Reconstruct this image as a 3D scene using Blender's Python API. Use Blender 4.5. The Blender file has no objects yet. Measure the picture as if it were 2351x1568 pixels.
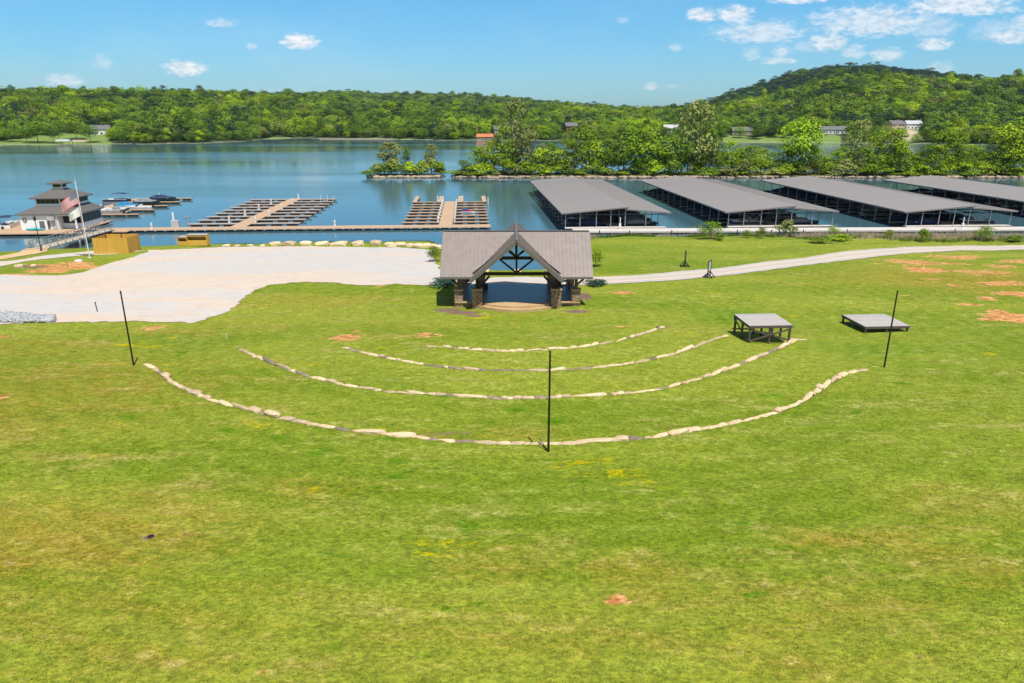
SUNE = 4.3; SKYS = .1; EXPO = .30; HAZE = .00003; CLOUDC = (8, 8.2, 8.5, 1); SKYT0 = (.50, .83, 1.10); SKYT1 = (.42, .95, 1.20)
import bpy, bmesh, math, random
import numpy as np
from mathutils import Vector, Matrix, noise
from mathutils.geometry import delaunay_2d_cdt
SC = bpy.context.scene
COL = SC.collection
R = math.radians
PI = math.pi
random.seed(7); rng = np.random.default_rng(7)

# ------------------------------------------------------------ camera
F = 1597.0; PITCH = R(18.0); CAMZ = 22.0; CXP, CYP = 1175.5, 784.0
cp, sp = math.cos(PITCH), math.sin(PITCH)
cam = bpy.data.cameras.new('camera'); camo = bpy.data.objects.new('camera', cam); COL.objects.link(camo)
camo.location = (0, 0, CAMZ); camo.rotation_euler = (R(90) - PITCH, 0, 0)
cam.sensor_width = 36; cam.lens = 36 * F / 2351; cam.clip_start = 0.5; cam.clip_end = 20000
SC.camera = camo

def ray(px, py):
    u, v = px - CXP, py - CYP
    return u, F * cp - v * sp, -(F * sp + v * cp)
def P(px, py, z=0.0):                       # photo point -> world point on the level z
    a, b, c = ray(px, py); t = (z - CAMZ) / c
    return Vector((a * t, b * t, z))
def elev(px, py):                           # slope up (per metre forward) and sideways slope
    a, b, c = ray(px, py); return c / b, a / b

# ------------------------------------------------------------ terrain of the near land
GY = [-400, -60, 0, 16, 32, 48, 64, 80, 100, 110, 125, 400]
GZ = [7.5, 6.8, 6.4, 6.1, 5.5, 4.5, 3.5, 3.2, 2.3, 1.9, 1.5, 1.0]
SHX = [-2000, -140, -100, -85, -70, -50, -33, -14.5, -10.5, -7.5, 0, 8.5, 11, 14, 22, 50, 91, 140, 2000]
SHY = [100, 104, 109, 113.5, 117, 121, 123.5, 124.5, 112, 99.5, 97.0, 99, 112, 128.5, 129.5, 130, 128.5, 127, 127]
_gx = np.linspace(-400, 400, 3201); _gz = np.interp(_gx, GY, GZ)
_k = np.hanning(49); _k /= _k.sum(); _gz = np.convolve(np.pad(_gz, 24, mode='edge'), _k, mode='valid')
_sx = np.linspace(-400, 400, 1601); _sy = np.interp(_sx, SHX, SHY)
_k2 = np.hanning(9); _k2 /= _k2.sum(); _sy = np.convolve(np.pad(_sy, 4, mode='edge'), _k2, mode='valid')
def ysf(x): return np.interp(x, _sx, _sy) + 0.5 * np.sin(x * 0.33) + 0.3 * np.sin(x * 0.91 + 1)
def und(x, y):
    return 0.10 * np.sin(x * 0.11 + 1.3) * np.sin(y * 0.13) + 0.05 * np.sin(x * 0.31 + y * 0.17) + 0.03 * np.sin(x * 0.7 - y * 0.5)
def gbase(x, y):
    x = np.asarray(x, float); y = np.asarray(y, float)
    g = np.interp(y, _gx, _gz) + und(x, y)
    d = ysf(x) - y
    up = g * (1 - np.exp(-np.maximum(d, 0) / 3.0))
    return np.where(d > 0, up, np.maximum(d * 0.3, -3.0))
AC = (0.4, 64.4)
def Gp(px, py, h=None):
    h = h or gbase
    z = 3.0
    for _ in range(25):
        p = P(px, py, z); z = 0.5 * z + 0.5 * float(h(p.x, p.y))
    p = P(px, py, z); return Vector((p.x, p.y, z))
ARCS = [
 [(975,797),(1050,803),(1150,810),(1250,807),(1350,798),(1420,785),(1480,768),(1530,750)],
 [(780,798),(850,817),(930,833),(1000,845),(1130,855),(1250,855),(1350,850),(1450,838),(1550,815),(1630,785),(1670,771)],
 [(545,798),(600,828),(690,862),(790,888),(880,902),(1000,910),(1100,917),(1250,918),(1400,911),(1500,900),(1600,875),(1700,840),(1770,812),(1828,780)],
 [(335,836),(365,856),(400,885),(450,910),(520,933),(600,953),(690,975),(800,993),(950,1008),(1070,1020),(1180,1024),(1300,1024),(1400,1016),(1500,1010),(1600,992),(1700,972),(1780,952),(1850,920),(1900,886),(1940,862),(1985,850)]]
ARCP = []
for a in ARCS:
    th, rr = [], []
    for q in a:
        w = Gp(*q); dx, dy = w.x - AC[0], w.y - AC[1]
        th.append(math.atan2(dx, -dy)); rr.append(math.hypot(dx, dy))
    ARCP.append((np.array(th), np.array(rr)))
def smst(x): x = np.clip(x, 0, 1); return x * x * (3 - 2 * x)
def gh(x, y):
    x = np.asarray(x, float); y = np.asarray(y, float)
    z = gbase(x, y)
    dx, dy = x - AC[0], y - AC[1]
    r = np.hypot(dx, dy); th = np.arctan2(dx, -dy)
    for (t, rr) in ARCP:
        ri = np.interp(th, t, rr)
        w = smst((th - t[0] + .02) / 0.12) * smst((t[-1] + .02 - th) / 0.12)
        q = r - ri
        z = z + w * 0.46 * (np.clip(.5 + q / .35, 0, 1) - smst(.5 + q / 8.0))
    return z
def G(px, py): return Gp(px, py, gh)
def gz(x, y): return float(gh(x, y))

# ------------------------------------------------------------ materials
def new_mat(name):
    m = bpy.data.materials.new(name); m.use_nodes = True
    nt = m.node_tree; b = nt.nodes['Principled BSDF']; return m, nt, b
def nd(nt, t, **kw):
    n = nt.nodes.new(t)
    for k, v in kw.items():
        if k in n.inputs: n.inputs[k].default_value = v
        else: setattr(n, k, v)
    return n
def mix(nt, fac, a, b, mode='MIX'):
    n = nt.nodes.new('ShaderNodeMix'); n.data_type = 'RGBA'; n.blend_type = mode
    for s, v in ((n.inputs[0], fac), (n.inputs[6], a), (n.inputs[7], b)):
        if hasattr(v, 'is_linked') or isinstance(v, bpy.types.NodeSocket): nt.links.new(v, s)
        elif isinstance(v, (int, float)): s.default_value = v
        else: s.default_value = (*v, 1) if len(v) == 3 else v
    return n.outputs[2]
def mth(nt, op, a, b=None, c=None, clamp=False):
    n = nt.nodes.new('ShaderNodeMath'); n.operation = op; n.use_clamp = clamp
    for i, v in enumerate((a, b, c)):
        if v is None: continue
        if isinstance(v, bpy.types.NodeSocket): nt.links.new(v, n.inputs[i])
        else: n.inputs[i].default_value = v
    return n.outputs[0]
def noi(nt, vec, scale, detail=3, rough=.55, dist=0, out=0):
    n = nd(nt, 'ShaderNodeTexNoise', Scale=scale, Detail=detail, Roughness=rough, Distortion=dist)
    if vec is not None: nt.links.new(vec, n.inputs['Vector'])
    return n.outputs[out]
def mapr(nt, v, a, b, c=0., d=1.):
    n = nt.nodes.new('ShaderNodeMapRange'); n.interpolation_type = 'SMOOTHSTEP'
    nt.links.new(v, n.inputs[0]); n.inputs[1].default_value = a; n.inputs[2].default_value = b
    n.inputs[3].default_value = c; n.inputs[4].default_value = d; return n.outputs[0]
def objco(nt, sx=1, sy=1, sz=1, geo=False):
    if geo: o = nt.nodes.new('ShaderNodeNewGeometry').outputs['Position']
    else: o = nt.nodes.new('ShaderNodeTexCoord').outputs['Object']
    if (sx, sy, sz) == (1, 1, 1): return o
    m = nt.nodes.new('ShaderNodeMapping'); m.inputs['Scale'].default_value = (sx, sy, sz)
    nt.links.new(o, m.inputs['Vector']); return m.outputs[0]
def bump(nt, b, h, s=.3, d=.05):
    n = nt.nodes.new('ShaderNodeBump'); n.inputs['Strength'].default_value = s; n.inputs['Distance'].default_value = d
    nt.links.new(h, n.inputs['Height']); nt.links.new(n.outputs[0], b.inputs['Normal'])
def mottled(name, c1, c2, scale=2.0, rough=.8, metal=0., stretch=(1, 1, 1), bs=.2, bd=.03, spec=.3, vary=0.0):
    m, nt, b = new_mat(name)
    co = objco(nt, *stretch)
    n1 = noi(nt, co, scale, 5, .6); n2 = noi(nt, co, scale * 7.3, 3, .6)
    f = mapr(nt, mth(nt, 'ADD', mth(nt, 'MULTIPLY', n1, .65), mth(nt, 'MULTIPLY', n2, .35)), .32, .68)
    c = mix(nt, f, c1, c2)
    if vary:
        oi = nt.nodes.new('ShaderNodeObjectInfo')
        hs = nd(nt, 'ShaderNodeHueSaturation'); nt.links.new(c, hs.inputs['Color'])
        nt.links.new(mth(nt, 'MULTIPLY_ADD', oi.outputs['Random'], vary * 2, 1 - vary), hs.inputs['Value']); c = hs.outputs[0]
    nt.links.new(c, b.inputs['Base Color'])
    b.inputs['Roughness'].default_value = rough; b.inputs['Metallic'].default_value = metal
    b.inputs['Specular IOR Level'].default_value = spec
    if bs: bump(nt, b, n2, bs, bd)
    return m
def plank(name, c1, c2, w=.14, axis='x', rough=.8, gap=.25):
    m, nt, b = new_mat(name)
    co = objco(nt); sx = nt.nodes.new('ShaderNodeSeparateXYZ'); nt.links.new(co, sx.inputs[0])
    v = mth(nt, 'DIVIDE', sx.outputs['XYZ'.index(axis.upper())], w)
    idx = mth(nt, 'FLOOR', v); fr = mth(nt, 'FRACT', v)
    wn = nt.nodes.new('ShaderNodeTexWhiteNoise'); wn.noise_dimensions = '1D'; nt.links.new(idx, wn.inputs['W'])
    n = noi(nt, co, 3, 4)
    f = mth(nt, 'ADD', mth(nt, 'MULTIPLY', wn.outputs[0], .6), mth(nt, 'MULTIPLY', n, .5), clamp=True)
    c = mix(nt, f, c1, c2)
    g = mth(nt, 'LESS_THAN', fr, .08)
    c = mix(nt, mth(nt, 'MULTIPLY', g, gap * 3, clamp=True), c, tuple(x * .25 for x in c1))
    nt.links.new(c, b.inputs['Base Color']); b.inputs['Roughness'].default_value = rough
    b.inputs['Specular IOR Level'].default_value = .25
    return m
def foliage(name, c1, c2, c3, trans=.15):
    m, nt, b = new_mat(name)
    oi = nt.nodes.new('ShaderNodeObjectInfo')
    at = nt.nodes.new('ShaderNodeAttribute'); at.attribute_name = 'tone'
    c = mix(nt, at.outputs['Fac'], c1, c2)
    c = mix(nt, mth(nt, 'MULTIPLY', mapr(nt, oi.outputs['Random'], 0.0, 1.0), .85), c, c3)
    hs = nd(nt, 'ShaderNodeHueSaturation'); nt.links.new(c, hs.inputs['Color'])
    wn = nt.nodes.new('ShaderNodeTexWhiteNoise'); wn.noise_dimensions = '1D'
    nt.links.new(mth(nt, 'MULTIPLY', oi.outputs['Random'], 91.7), wn.inputs['W'])
    nt.links.new(mth(nt, 'MULTIPLY_ADD', wn.outputs[0], .70, .60), hs.inputs['Value'])
    nt.links.new(hs.outputs[0], b.inputs['Base Color'])
    b.inputs['Roughness'].default_value = .75; b.inputs['Specular IOR Level'].default_value = .15
    tr = nt.nodes.new('ShaderNodeBsdfTranslucent'); nt.links.new(hs.outputs[0], tr.inputs['Color'])
    ms = nt.nodes.new('ShaderNodeMixShader'); ms.inputs[0].default_value = trans
    nt.links.new(b.outputs[0], ms.inputs[1]); nt.links.new(tr.outputs[0], ms.inputs[2])
    nt.links.new(ms.outputs[0], nt.nodes['Material Output'].inputs['Surface'])
    return m
M = {}
M['roof_metal'] = mottled('roof_metal', (.205, .172, .160), (.245, .21, .195), 1.2, .5, .1, bs=.05)
M['ridge_metal'] = mottled('ridge_metal', (.17, .155, .15), (.20, .185, .18), 2, .45, .3, bs=0)
M['dark_timber'] = mottled('dark_timber', (.018, .011, .008), (.04, .024, .017), 4, .7, stretch=(4, 4, 1))
M['brown_timber'] = mottled('brown_timber', (.12, .065, .045), (.20, .12, .085), 4, .75, stretch=(4, 4, .6))
M['tan_concrete'] = mottled('tan_concrete', (.44, .30, .15), (.52, .37, .20), 1.2, .85)
M['slate_floor'] = mottled('slate_floor', (.155, .145, .14), (.22, .205, .20), 1.5, .35, spec=.5)
M['limestone'] = mottled('limestone', (.48, .32, .15), (.72, .60, .42), 1.4, .9, bs=.6, bd=.08, vary=.25)
M['darkstone'] = mottled('darkstone', (.15, .12, .10), (.36, .28, .21), 1.8, .9, bs=.6, bd=.08, vary=.25)
M['riprap'] = mottled('riprap', (.28, .20, .14), (.62, .50, .38), 1.4, .9, bs=.5, bd=.08, vary=.3)
M['deck'] = plank('deck', (.42, .28, .17), (.54, .38, .25), .22, 'y', gap=.1)
M['deck_dark'] = plank('deck_dark', (.38, .29, .24), (.52, .42, .36), .3, 'y', gap=.1)
M['white_deck'] = mottled('white_deck', (.52, .48, .44), (.62, .58, .54), 1, .8)
M['float'] = mottled('float', (.02, .02, .022), (.05, .05, .05), 3, .6)
M['galv'] = mottled('galv', (.30, .32, .34), (.42, .44, .46), 3, .5, .3, bs=0)
M['galv_dark'] = mottled('galv_dark', (.04, .06, .08), (.08, .10, .12), 3, .5, .2, bs=0)
M['white'] = mottled('white', (.74, .74, .74), (.82, .82, .82), 2, .6, bs=0)
M['lgrey'] = mottled('lgrey', (.42, .43, .45), (.5, .5, .52), 2, .7, bs=0)
M['dgrey'] = mottled('dgrey', (.12, .12, .13), (.18, .18, .19), 3, .7, bs=0)
M['black'] = mottled('black', (.012, .012, .014), (.025, .025, .028), 3, .5, bs=0)
M['pole_brown'] = mottled('pole_brown', (.015, .01, .008), (.03, .022, .018), 3, .6, bs=0)
M['shingle'] = mottled('shingle', (.10, .097, .093), (.155, .148, .14), 6, .9, bs=.3)
M['marina_roof'] = plank('marina_roof', (.275, .255, .245), (.345, .32, .305), .9, 'y', rough=.5, gap=.06); M['marina_edge'] = mottled('marina_edge', (.18, .165, .16), (.24, .22, .21), 1)
M['fence_wood'] = plank('fence_wood', (.60, .33, .05), (.76, .46, .09), .16, 'x')
M['fence_wood_y'] = plank('fence_wood_y', (.50, .27, .05), (.66, .38, .09), .16, 'y')
M['weathered'] = plank('weathered', (.36, .33, .31), (.50, .47, .44), .16, 'y')
M['weathered_dark'] = mottled('weathered_dark', (.07, .055, .05), (.13, .105, .095), 3, .85, stretch=(1, 1, 4))
M['boat_white'] = mottled('boat_white', (.7, .7, .7), (.8, .8, .8), 1, .25, bs=0, spec=.5)
M['boat_navy'] = mottled('boat_navy', (.012, .02, .06), (.02, .035, .09), 1, .3, bs=0, spec=.5)
M['boat_dark'] = mottled('boat_dark', (.02, .03, .035), (.04, .055, .06), 1, .5, bs=0)
M['canvas_navy'] = mottled('canvas_navy', (.015, .03, .07), (.03, .05, .11), 2, .85, vary=.3)
M['canvas_teal'] = mottled('canvas_teal', (.02, .16, .30), (.03, .22, .38), 2, .8)
M['canvas_grey'] = mottled('canvas_grey', (.16, .17, .18), (.26, .27, .28), 2, .85)
M['aluminium'] = mottled('aluminium', (.5, .5, .52), (.6, .6, .62), 2, .35, .7, bs=0)
M['turquoise'] = mottled('turquoise', (.02, .42, .52), (.04, .52, .6), 2, .35, bs=0)
M['red'] = mottled('red', (.55, .02, .03), (.62, .04, .05), 2, .5, bs=0)
M['blue'] = mottled('blue', (.02, .05, .35), (.03, .08, .42), 2, .4, bs=0)
M['flag_red'] = mottled('flag_red', (.55, .0, .02), (.6, .0, .03), 2, .8, bs=0)
M['flag_blue'] = mottled('flag_blue', (.01, .03, .14), (.015, .04, .18), 2, .8, bs=0)
M['bark'] = mottled('bark', (.10, .075, .055), (.20, .16, .13), 4, .9, stretch=(1, 1, .3))
M['bark_pale'] = mottled('bark_pale', (.30, .27, .23), (.45, .42, .37), 4, .9, stretch=(1, 1, .3))
M['orange_roof'] = mottled('orange_roof', (.48, .14, .05), (.6, .22, .1), .6, .8)
M['brick'] = mottled('brick', (.22, .10, .07), (.30, .15, .11), 4, .9)
M['tan'] = mottled('tan', (.45, .36, .26), (.55, .45, .34), 1, .9)
def glass_mat(name, c, rough=.08):
    m, nt, b = new_mat(name); n = noi(nt, objco(nt), .8, 2)
    nt.links.new(mix(nt, n, tuple(x * .5 for x in c), c), b.inputs['Base Color'])
    b.inputs['Roughness'].default_value = rough; b.inputs['Specular IOR Level'].default_value = .6; return m
M['glass'] = glass_mat('glass', (.02, .024, .024)); M['wall_white'] = mottled('wall_white', (.86, .86, .85), (.90, .90, .89), 2, .6, bs=0)
# stone veneer of the piers
def stone_veneer():
    m, nt, b = new_mat('stone_veneer'); co = objco(nt)
    v = nd(nt, 'ShaderNodeTexVoronoi', Scale=4.5); nt.links.new(co, v.inputs['Vector'])
    e = nd(nt, 'ShaderNodeTexVoronoi', Scale=4.5); e.feature = 'DISTANCE_TO_EDGE'; nt.links.new(co, e.inputs['Vector'])
    cr = nt.nodes.new('ShaderNodeValToRGB'); el = cr.color_ramp.elements
    s = nt.nodes.new('ShaderNodeSeparateColor'); nt.links.new(v.outputs['Color'], s.inputs[0]); nt.links.new(s.outputs[0], cr.inputs[0])
    el[0].color = (.13, .085, .06, 1); el[1].color = (.46, .38, .28, 1)
    for p, c in ((.3, (.36, .25, .15, 1)), (.55, (.42, .20, .07, 1)), (.75, (.25, .21, .17, 1))): q = el.new(p); q.color = c
    c = mix(nt, mapr(nt, e.outputs['Distance'], 0, .07), (.07, .055, .045), cr.outputs[0])
    nt.links.new(c, b.inputs['Base Color']); b.inputs['Roughness'].default_value = .9
    bump(nt, b, mapr(nt, e.outputs['Distance'], 0, .12), .6, .04); return m
M['stone_veneer'] = stone_veneer()

def grass_mat():
    m, nt, b = new_mat('lawn_grass'); co = objco(nt, geo=True)
    at = nt.nodes.new('ShaderNodeAttribute'); at.attribute_name = 'cover'
    s = nt.nodes.new('ShaderNodeSeparateColor'); nt.links.new(at.outputs['Color'], s.inputs[0])
    # mower bands follow circles round the stage
    dvec = nt.nodes.new('ShaderNodeVectorMath'); dvec.operation = 'DISTANCE'; nt.links.new(objco(nt, 1, 1, .001, geo=True), dvec.inputs[0]); dvec.inputs[1].default_value = (.4, 64.4, 0)
    class _S: outputs = [None, dvec.outputs['Value']]
    sy_ = _S
    soil, dry, mul = s.outputs[0], s.outputs[1], s.outputs[2]; lush = at.outputs['Alpha']
    st = objco(nt, .30, 1.0, 1, geo=True); st2 = objco(nt, .62, 1, 1, geo=True)
    big = noi(nt, st, .10, 4, .55, .6); mid = noi(nt, st, .55, 5, .62, .5); m2 = noi(nt, st2, 2.2, 5, .68, .3)
    fine = noi(nt, st2, 7.0, 4, .72); vf = noi(nt, co, 24, 2, .8)
    c = mix(nt, mapr(nt, big, .40, .60), (.155, .216, .020), (.225, .266, .034))
    c = mix(nt, mth(nt, 'MULTIPLY', mapr(nt, mid, .48, .70), .6), c, (.255, .275, .055))
    c = mix(nt, mapr(nt, mth(nt, 'ADD', mth(nt, 'MULTIPLY', lush, .9), mth(nt, 'MULTIPLY_ADD', mth(nt, 'ADD', fine, mid), .9, -.9)), .25, .85), c, (.080, .185, .006))
    dryf = mapr(nt, mth(nt, 'ADD', dry, mth(nt, 'MULTIPLY_ADD', mth(nt, 'ADD', mid, m2), 1.3, -1.3)), .1, .95)
    c = mix(nt, mth(nt, 'MULTIPLY', dryf, .8), c, (.29, .205, .035))
    straw = mapr(nt, mth(nt, 'ADD', mth(nt, 'MULTIPLY', m2, .6), mth(nt, 'MULTIPLY', mid, .4)), .53, .66)
    c = mix(nt, mth(nt, 'MULTIPLY', straw, .48), c, (.36, .33, .14))
    spots = noi(nt, objco(nt, .6, 1.2, 1, geo=True), .6, 3, .5, .5)
    c = mix(nt, mth(nt, 'MULTIPLY', mapr(nt, spots, .66, .73), .75), c, (.06, .165, .005))
    yl = noi(nt, objco(nt, .5, 1, 1, geo=True), .30, 4, .62)
    band = mth(nt, 'SINE', mth(nt, 'MULTIPLY_ADD', mth(nt, 'ADD', sy_.outputs[1], mth(nt, 'MULTIPLY', mid, 1.5)), 3.3, 0)); c = mix(nt, mapr(nt, band, -.6, .9, 0, .22), c, (.26, .30, .05))
    c = mix(nt, mth(nt, 'MULTIPLY', mth(nt, 'MULTIPLY', mapr(nt, yl, .64, .72), mapr(nt, m2, .42, .58)), .8), c, (.46, .36, .006))
    sf = mapr(nt, mth(nt, 'ADD', soil, mth(nt, 'MULTIPLY_ADD', mth(nt, 'ADD', mth(nt, 'MULTIPLY', m2, 1.1), mth(nt, 'MULTIPLY', mid, 1.2)), 1.0, -1.15)), .40, .74)
    c = mix(nt, sf, c, mix(nt, mapr(nt, m2, .35, .65), (.46, .18, .06), (.58, .34, .16)))
    mf = mapr(nt, mth(nt, 'ADD', mul, mth(nt, 'MULTIPLY_ADD', m2, 1.2, -.6)), .35, .65)
    c = mix(nt, mf, c, mix(nt, fine, (.14, .09, .07), (.25, .17, .13)))
    v = mth(nt, 'MULTIPLY', mapr(nt, fine, .28, .72, .62, 1.38), mapr(nt, vf, .25, .75, .70, 1.30))
    v = mth(nt, 'MULTIPLY', v, mapr(nt, m2, .3, .7, .80, 1.18))
    hs = nd(nt, 'ShaderNodeHueSaturation'); nt.links.new(c, hs.inputs['Color']); nt.links.new(v, hs.inputs['Value']); hs.inputs['Saturation'].default_value = 1.04
    nt.links.new(hs.outputs[0], b.inputs['Base Color']); b.inputs['Roughness'].default_value = .9; b.inputs['Specular IOR Level'].default_value = .1
    bump(nt, b, mth(nt, 'ADD', mth(nt, 'ADD', fine, m2), mth(nt, 'MULTIPLY', vf, .5)), .55, .09); return m
M['grass'] = grass_mat()
def gravel_mat(name, rough_sz=6):
    m, nt, b = new_mat(name); st = objco(nt, .22, 1.0, 1, geo=True); co = objco(nt, geo=True)
    big = noi(nt, st, .16, 4, .55, .5); fine = noi(nt, co, 9, 4, .8); mid = noi(nt, st, .9, 4, .6)
    c = mix(nt, mapr(nt, big, .42, .60), (.50, .475, .45), (.60, .47, .35))
    c = mix(nt, mth(nt, 'MULTIPLY', mapr(nt, mid, .50, .70), .6), c, (.58, .43, .30)); c = mix(nt, mth(nt, 'MULTIPLY', mapr(nt, noi(nt, objco(nt, .5, 1, 1, geo=True), 1.1, 5, .7), .5, .7), .35), c, (.30, .27, .25))
    c = mix(nt, .28, c, mix(nt, mapr(nt, fine, .3, .7), (.22, .20, .20), (.80, .78, .76)))
    nt.links.new(c, b.inputs['Base Color']); b.inputs['Roughness'].default_value = .95; b.inputs['Specular IOR Level'].default_value = .1
    bump(nt, b, fine, .4, .04); return m
M['gravel'] = gravel_mat('gravel')
def road_mat():
    m, nt, b = new_mat('road_gravel'); co = objco(nt, geo=True)
    at = nt.nodes.new('ShaderNodeAttribute'); at.attribute_name = 'across'
    fine = noi(nt, co, 9, 4, .8); mid = noi(nt, objco(nt, .3, 1, 1, geo=True), .7, 4, .6)
    v = mth(nt, 'ABSOLUTE', mth(nt, 'SUBTRACT', mth(nt, 'ABSOLUTE', at.outputs['Fac']), .42))
    c = mix(nt, mapr(nt, v, .08, .26), (.60, .47, .35), (.43, .395, .36))
    c = mix(nt, mth(nt, 'MULTIPLY', mapr(nt, mid, .5, .7), .6), c, (.62, .47, .32))
    c = mix(nt, .22, c, mix(nt, mapr(nt, fine, .3, .7), (.22, .2, .18), (.8, .77, .72)))
    nt.links.new(c, b.inputs['Base Color']); b.inputs['Roughness'].default_value = .95
    bump(nt, b, fine, .4, .04); return m
M['road'] = road_mat()
def water_mat():
    m, nt, b = new_mat('lake_water'); co = objco(nt, .6, 1.6, 1, geo=True)
    n1 = noi(nt, co, 1.4, 3, .6); n2 = noi(nt, co, .35, 3, .5); n3 = noi(nt, objco(nt, .10, .55, 1, geo=True), .03, 4, .6)
    nt.links.new(mix(nt, n3, (.045, .105, .135), (.065, .145, .175)), b.inputs['Base Color'])
    nt.links.new(mapr(nt, n3, .35, .65, .05, .13), b.inputs['Roughness']); b.inputs['IOR'].default_value = 1.33
    b.inputs['Specular IOR Level'].default_value = .5
    k = mapr(nt, n3, .38, .62, .25, 1.0)
    bump(nt, b, mth(nt, 'MULTIPLY', mth(nt, 'ADD', mth(nt, 'MULTIPLY', n1, .05), mth(nt, 'MULTIPLY', n2, .08)), k), .7, .6)
    return m
M['water'] = water_mat()
def farland_mat():
    m, nt, b = new_mat('far_ground'); co = objco(nt, geo=True)
    at = nt.nodes.new('ShaderNodeAttribute'); at.attribute_name = 'clear'
    n = noi(nt, co, .12, 4); n2 = noi(nt, co, .6, 3)
    g = mix(nt, n, (.10, .19, .03), (.22, .29, .06)); fl = mix(nt, n, (.025, .05, .012), (.05, .09, .02))
    c = mix(nt, mapr(nt, at.outputs['Fac'], .3, .6), fl, g)
    at2 = nt.nodes.new('ShaderNodeAttribute'); at2.attribute_name = 'bare'
    c = mix(nt, mapr(nt, mth(nt, 'ADD', at2.outputs['Fac'], mth(nt, 'MULTIPLY_ADD', n2, .6, -.3)), .35, .6), c, (.50, .40, .30))
    nt.links.new(c, b.inputs['Base Color']); b.inputs['Roughness'].default_value = .95; return m
M['far'] = farland_mat()
FOL = {
 'bright': foliage('leaf_bright', (.12, .25, .010), (.30, .45, .018), (.34, .45, .022)),
 'mid':    foliage('leaf_mid',    (.085, .185, .015), (.18, .30, .025), (.22, .33, .03)),
 'deep':   foliage('leaf_deep',   (.045, .108, .016), (.10, .19, .026), (.14, .24, .03)),
 'olive':  foliage('leaf_olive',  (.14, .18, .05), (.28, .31, .09), (.30, .34, .09)),
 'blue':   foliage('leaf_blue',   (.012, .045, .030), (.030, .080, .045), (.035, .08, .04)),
}
M['drygrass'] = foliage('dry_grass_blades', (.42, .31, .20), (.70, .57, .42), (.45, .42, .20), .5)
M['weed'] = foliage('weed_leaves', (.08, .15, .02), (.2, .3, .04), (.15, .25, .03))

# ------------------------------------------------------------ mesh building
class MB:
    def __init__(s): s.v = []; s.f = []; s.mi = []; s.cur = 0
    def add(s, vs, fs):
        o = len(s.v); s.v += [tuple(v) for v in vs]; s.f += [tuple(i + o for i in f) for f in fs]; s.mi += [s.cur] * len(fs); return s
    def box(s, c, d, rz=0.0):
        x, y, z = d[0] / 2, d[1] / 2, d[2] / 2; ca, sa = math.cos(rz), math.sin(rz)
        vs = [(c[0] + a * x * ca - b * y * sa, c[1] + a * x * sa + b * y * ca, c[2] + e * z) for a, b, e in
              ((-1,-1,-1),(1,-1,-1),(1,1,-1),(-1,1,-1),(-1,-1,1),(1,-1,1),(1,1,1),(-1,1,1))]
        return s.add(vs, [(0,3,2,1),(4,5,6,7),(0,1,5,4),(1,2,6,5),(2,3,7,6),(3,0,4,7)])
    def beam(s, p0, p1, w, h=None, up=(0, 0, 1)):
        h = h or w; p0, p1 = Vector(p0), Vector(p1); d = (p1 - p0).normalized(); u = Vector(up)
        if abs(d.dot(u)) > .99: u = Vector((0, 1, 0))
        a = d.cross(u).normalized() * w / 2; b = a.cross(d).normalized() * h / 2
        vs = [p0 - a - b, p0 + a - b, p0 + a + b, p0 - a + b, p1 - a - b, p1 + a - b, p1 + a + b, p1 - a + b]
        return s.add(vs, [(0,1,2,3),(7,6,5,4),(0,4,5,1),(1,5,6,2),(2,6,7,3),(3,7,4,0)])
    def cyl(s, p0, p1, r0, r1=None, n=8):
        r1 = r0 if r1 is None else r1; p0, p1 = Vector(p0), Vector(p1); d = (p1 - p0).normalized()
        u = Vector((1, 0, 0)) if abs(d.x) < .8 else Vector((0, 1, 0)); a = d.cross(u).normalized(); b = d.cross(a)
        vs = []
        for p, r in ((p0, r0), (p1, r1)):
            vs += [p + (a * math.cos(2 * PI * i / n) + b * math.sin(2 * PI * i / n)) * r for i in range(n)]
        fs = [(i, i + n, (i + 1) % n + n, (i + 1) % n) for i in range(n)] + [tuple(range(n)), tuple(range(2 * n - 1, n - 1, -1))]
        return s.add(vs, fs)
    def poly(s, pts, t, up=False):              # flat polygon thickened downwards by t
        n = len(pts); top = [tuple(p) for p in pts]; bot = [(p[0], p[1], p[2] - t) for p in pts]
        ar = sum(pts[i][0] * pts[(i + 1) % n][1] - pts[(i + 1) % n][0] * pts[i][1] for i in range(n))
        if ar < 0: top.reverse(); bot.reverse()
        return s.add(top + bot, [tuple(range(n)), tuple(range(2 * n - 1, n - 1, -1))] + [(i, i + n, (i + 1) % n + n, (i + 1) % n) for i in range(n)])
    def loft(s, rings, cap=True):
        n = len(rings[0]); o = [p for r in rings for p in r]; fs = []
        for k in range(len(rings) - 1):
            for i in range(n):
                a, b = k * n + i, k * n + (i + 1) % n; fs.append((a, b, b + n, a + n))
        if cap: fs += [tuple(range(n - 1, -1, -1)), tuple(range((len(rings) - 1) * n, len(rings) * n))]
        return s.add(o, fs)
    def build(s, name, mats, parent=None, loc=None, rz=None, smooth=False):
        me = bpy.data.meshes.new(name); me.from_pydata(s.v, [], s.f)
        if not isinstance(mats, (list, tuple)): mats = [mats]
        for m in mats: me.materials.append(m)
        if len(mats) > 1: me.polygons.foreach_set('material_index', s.mi)
        if smooth: me.shade_smooth()
        me.update()
        o = bpy.data.objects.new(name, me); COL.objects.link(o)
        if parent: o.parent = parent
        if loc is not None: o.location = loc
        if rz is not None: o.rotation_euler = (0, 0, rz)
        return o
def tag(o, label=None, cat=None, group=None, kind=None):
    if label: o['label'] = label
    if cat: o['category'] = cat
    if group: o['group'] = group
    if kind: o['kind'] = kind
    return o
def empty(name, loc, rz, label, cat, group=None):
    o = bpy.data.objects.new(name, None); COL.objects.link(o); o.location = loc; o.rotation_euler = (0, 0, rz)
    o.empty_display_size = .5
    return tag(o, label, cat, group)
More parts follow.
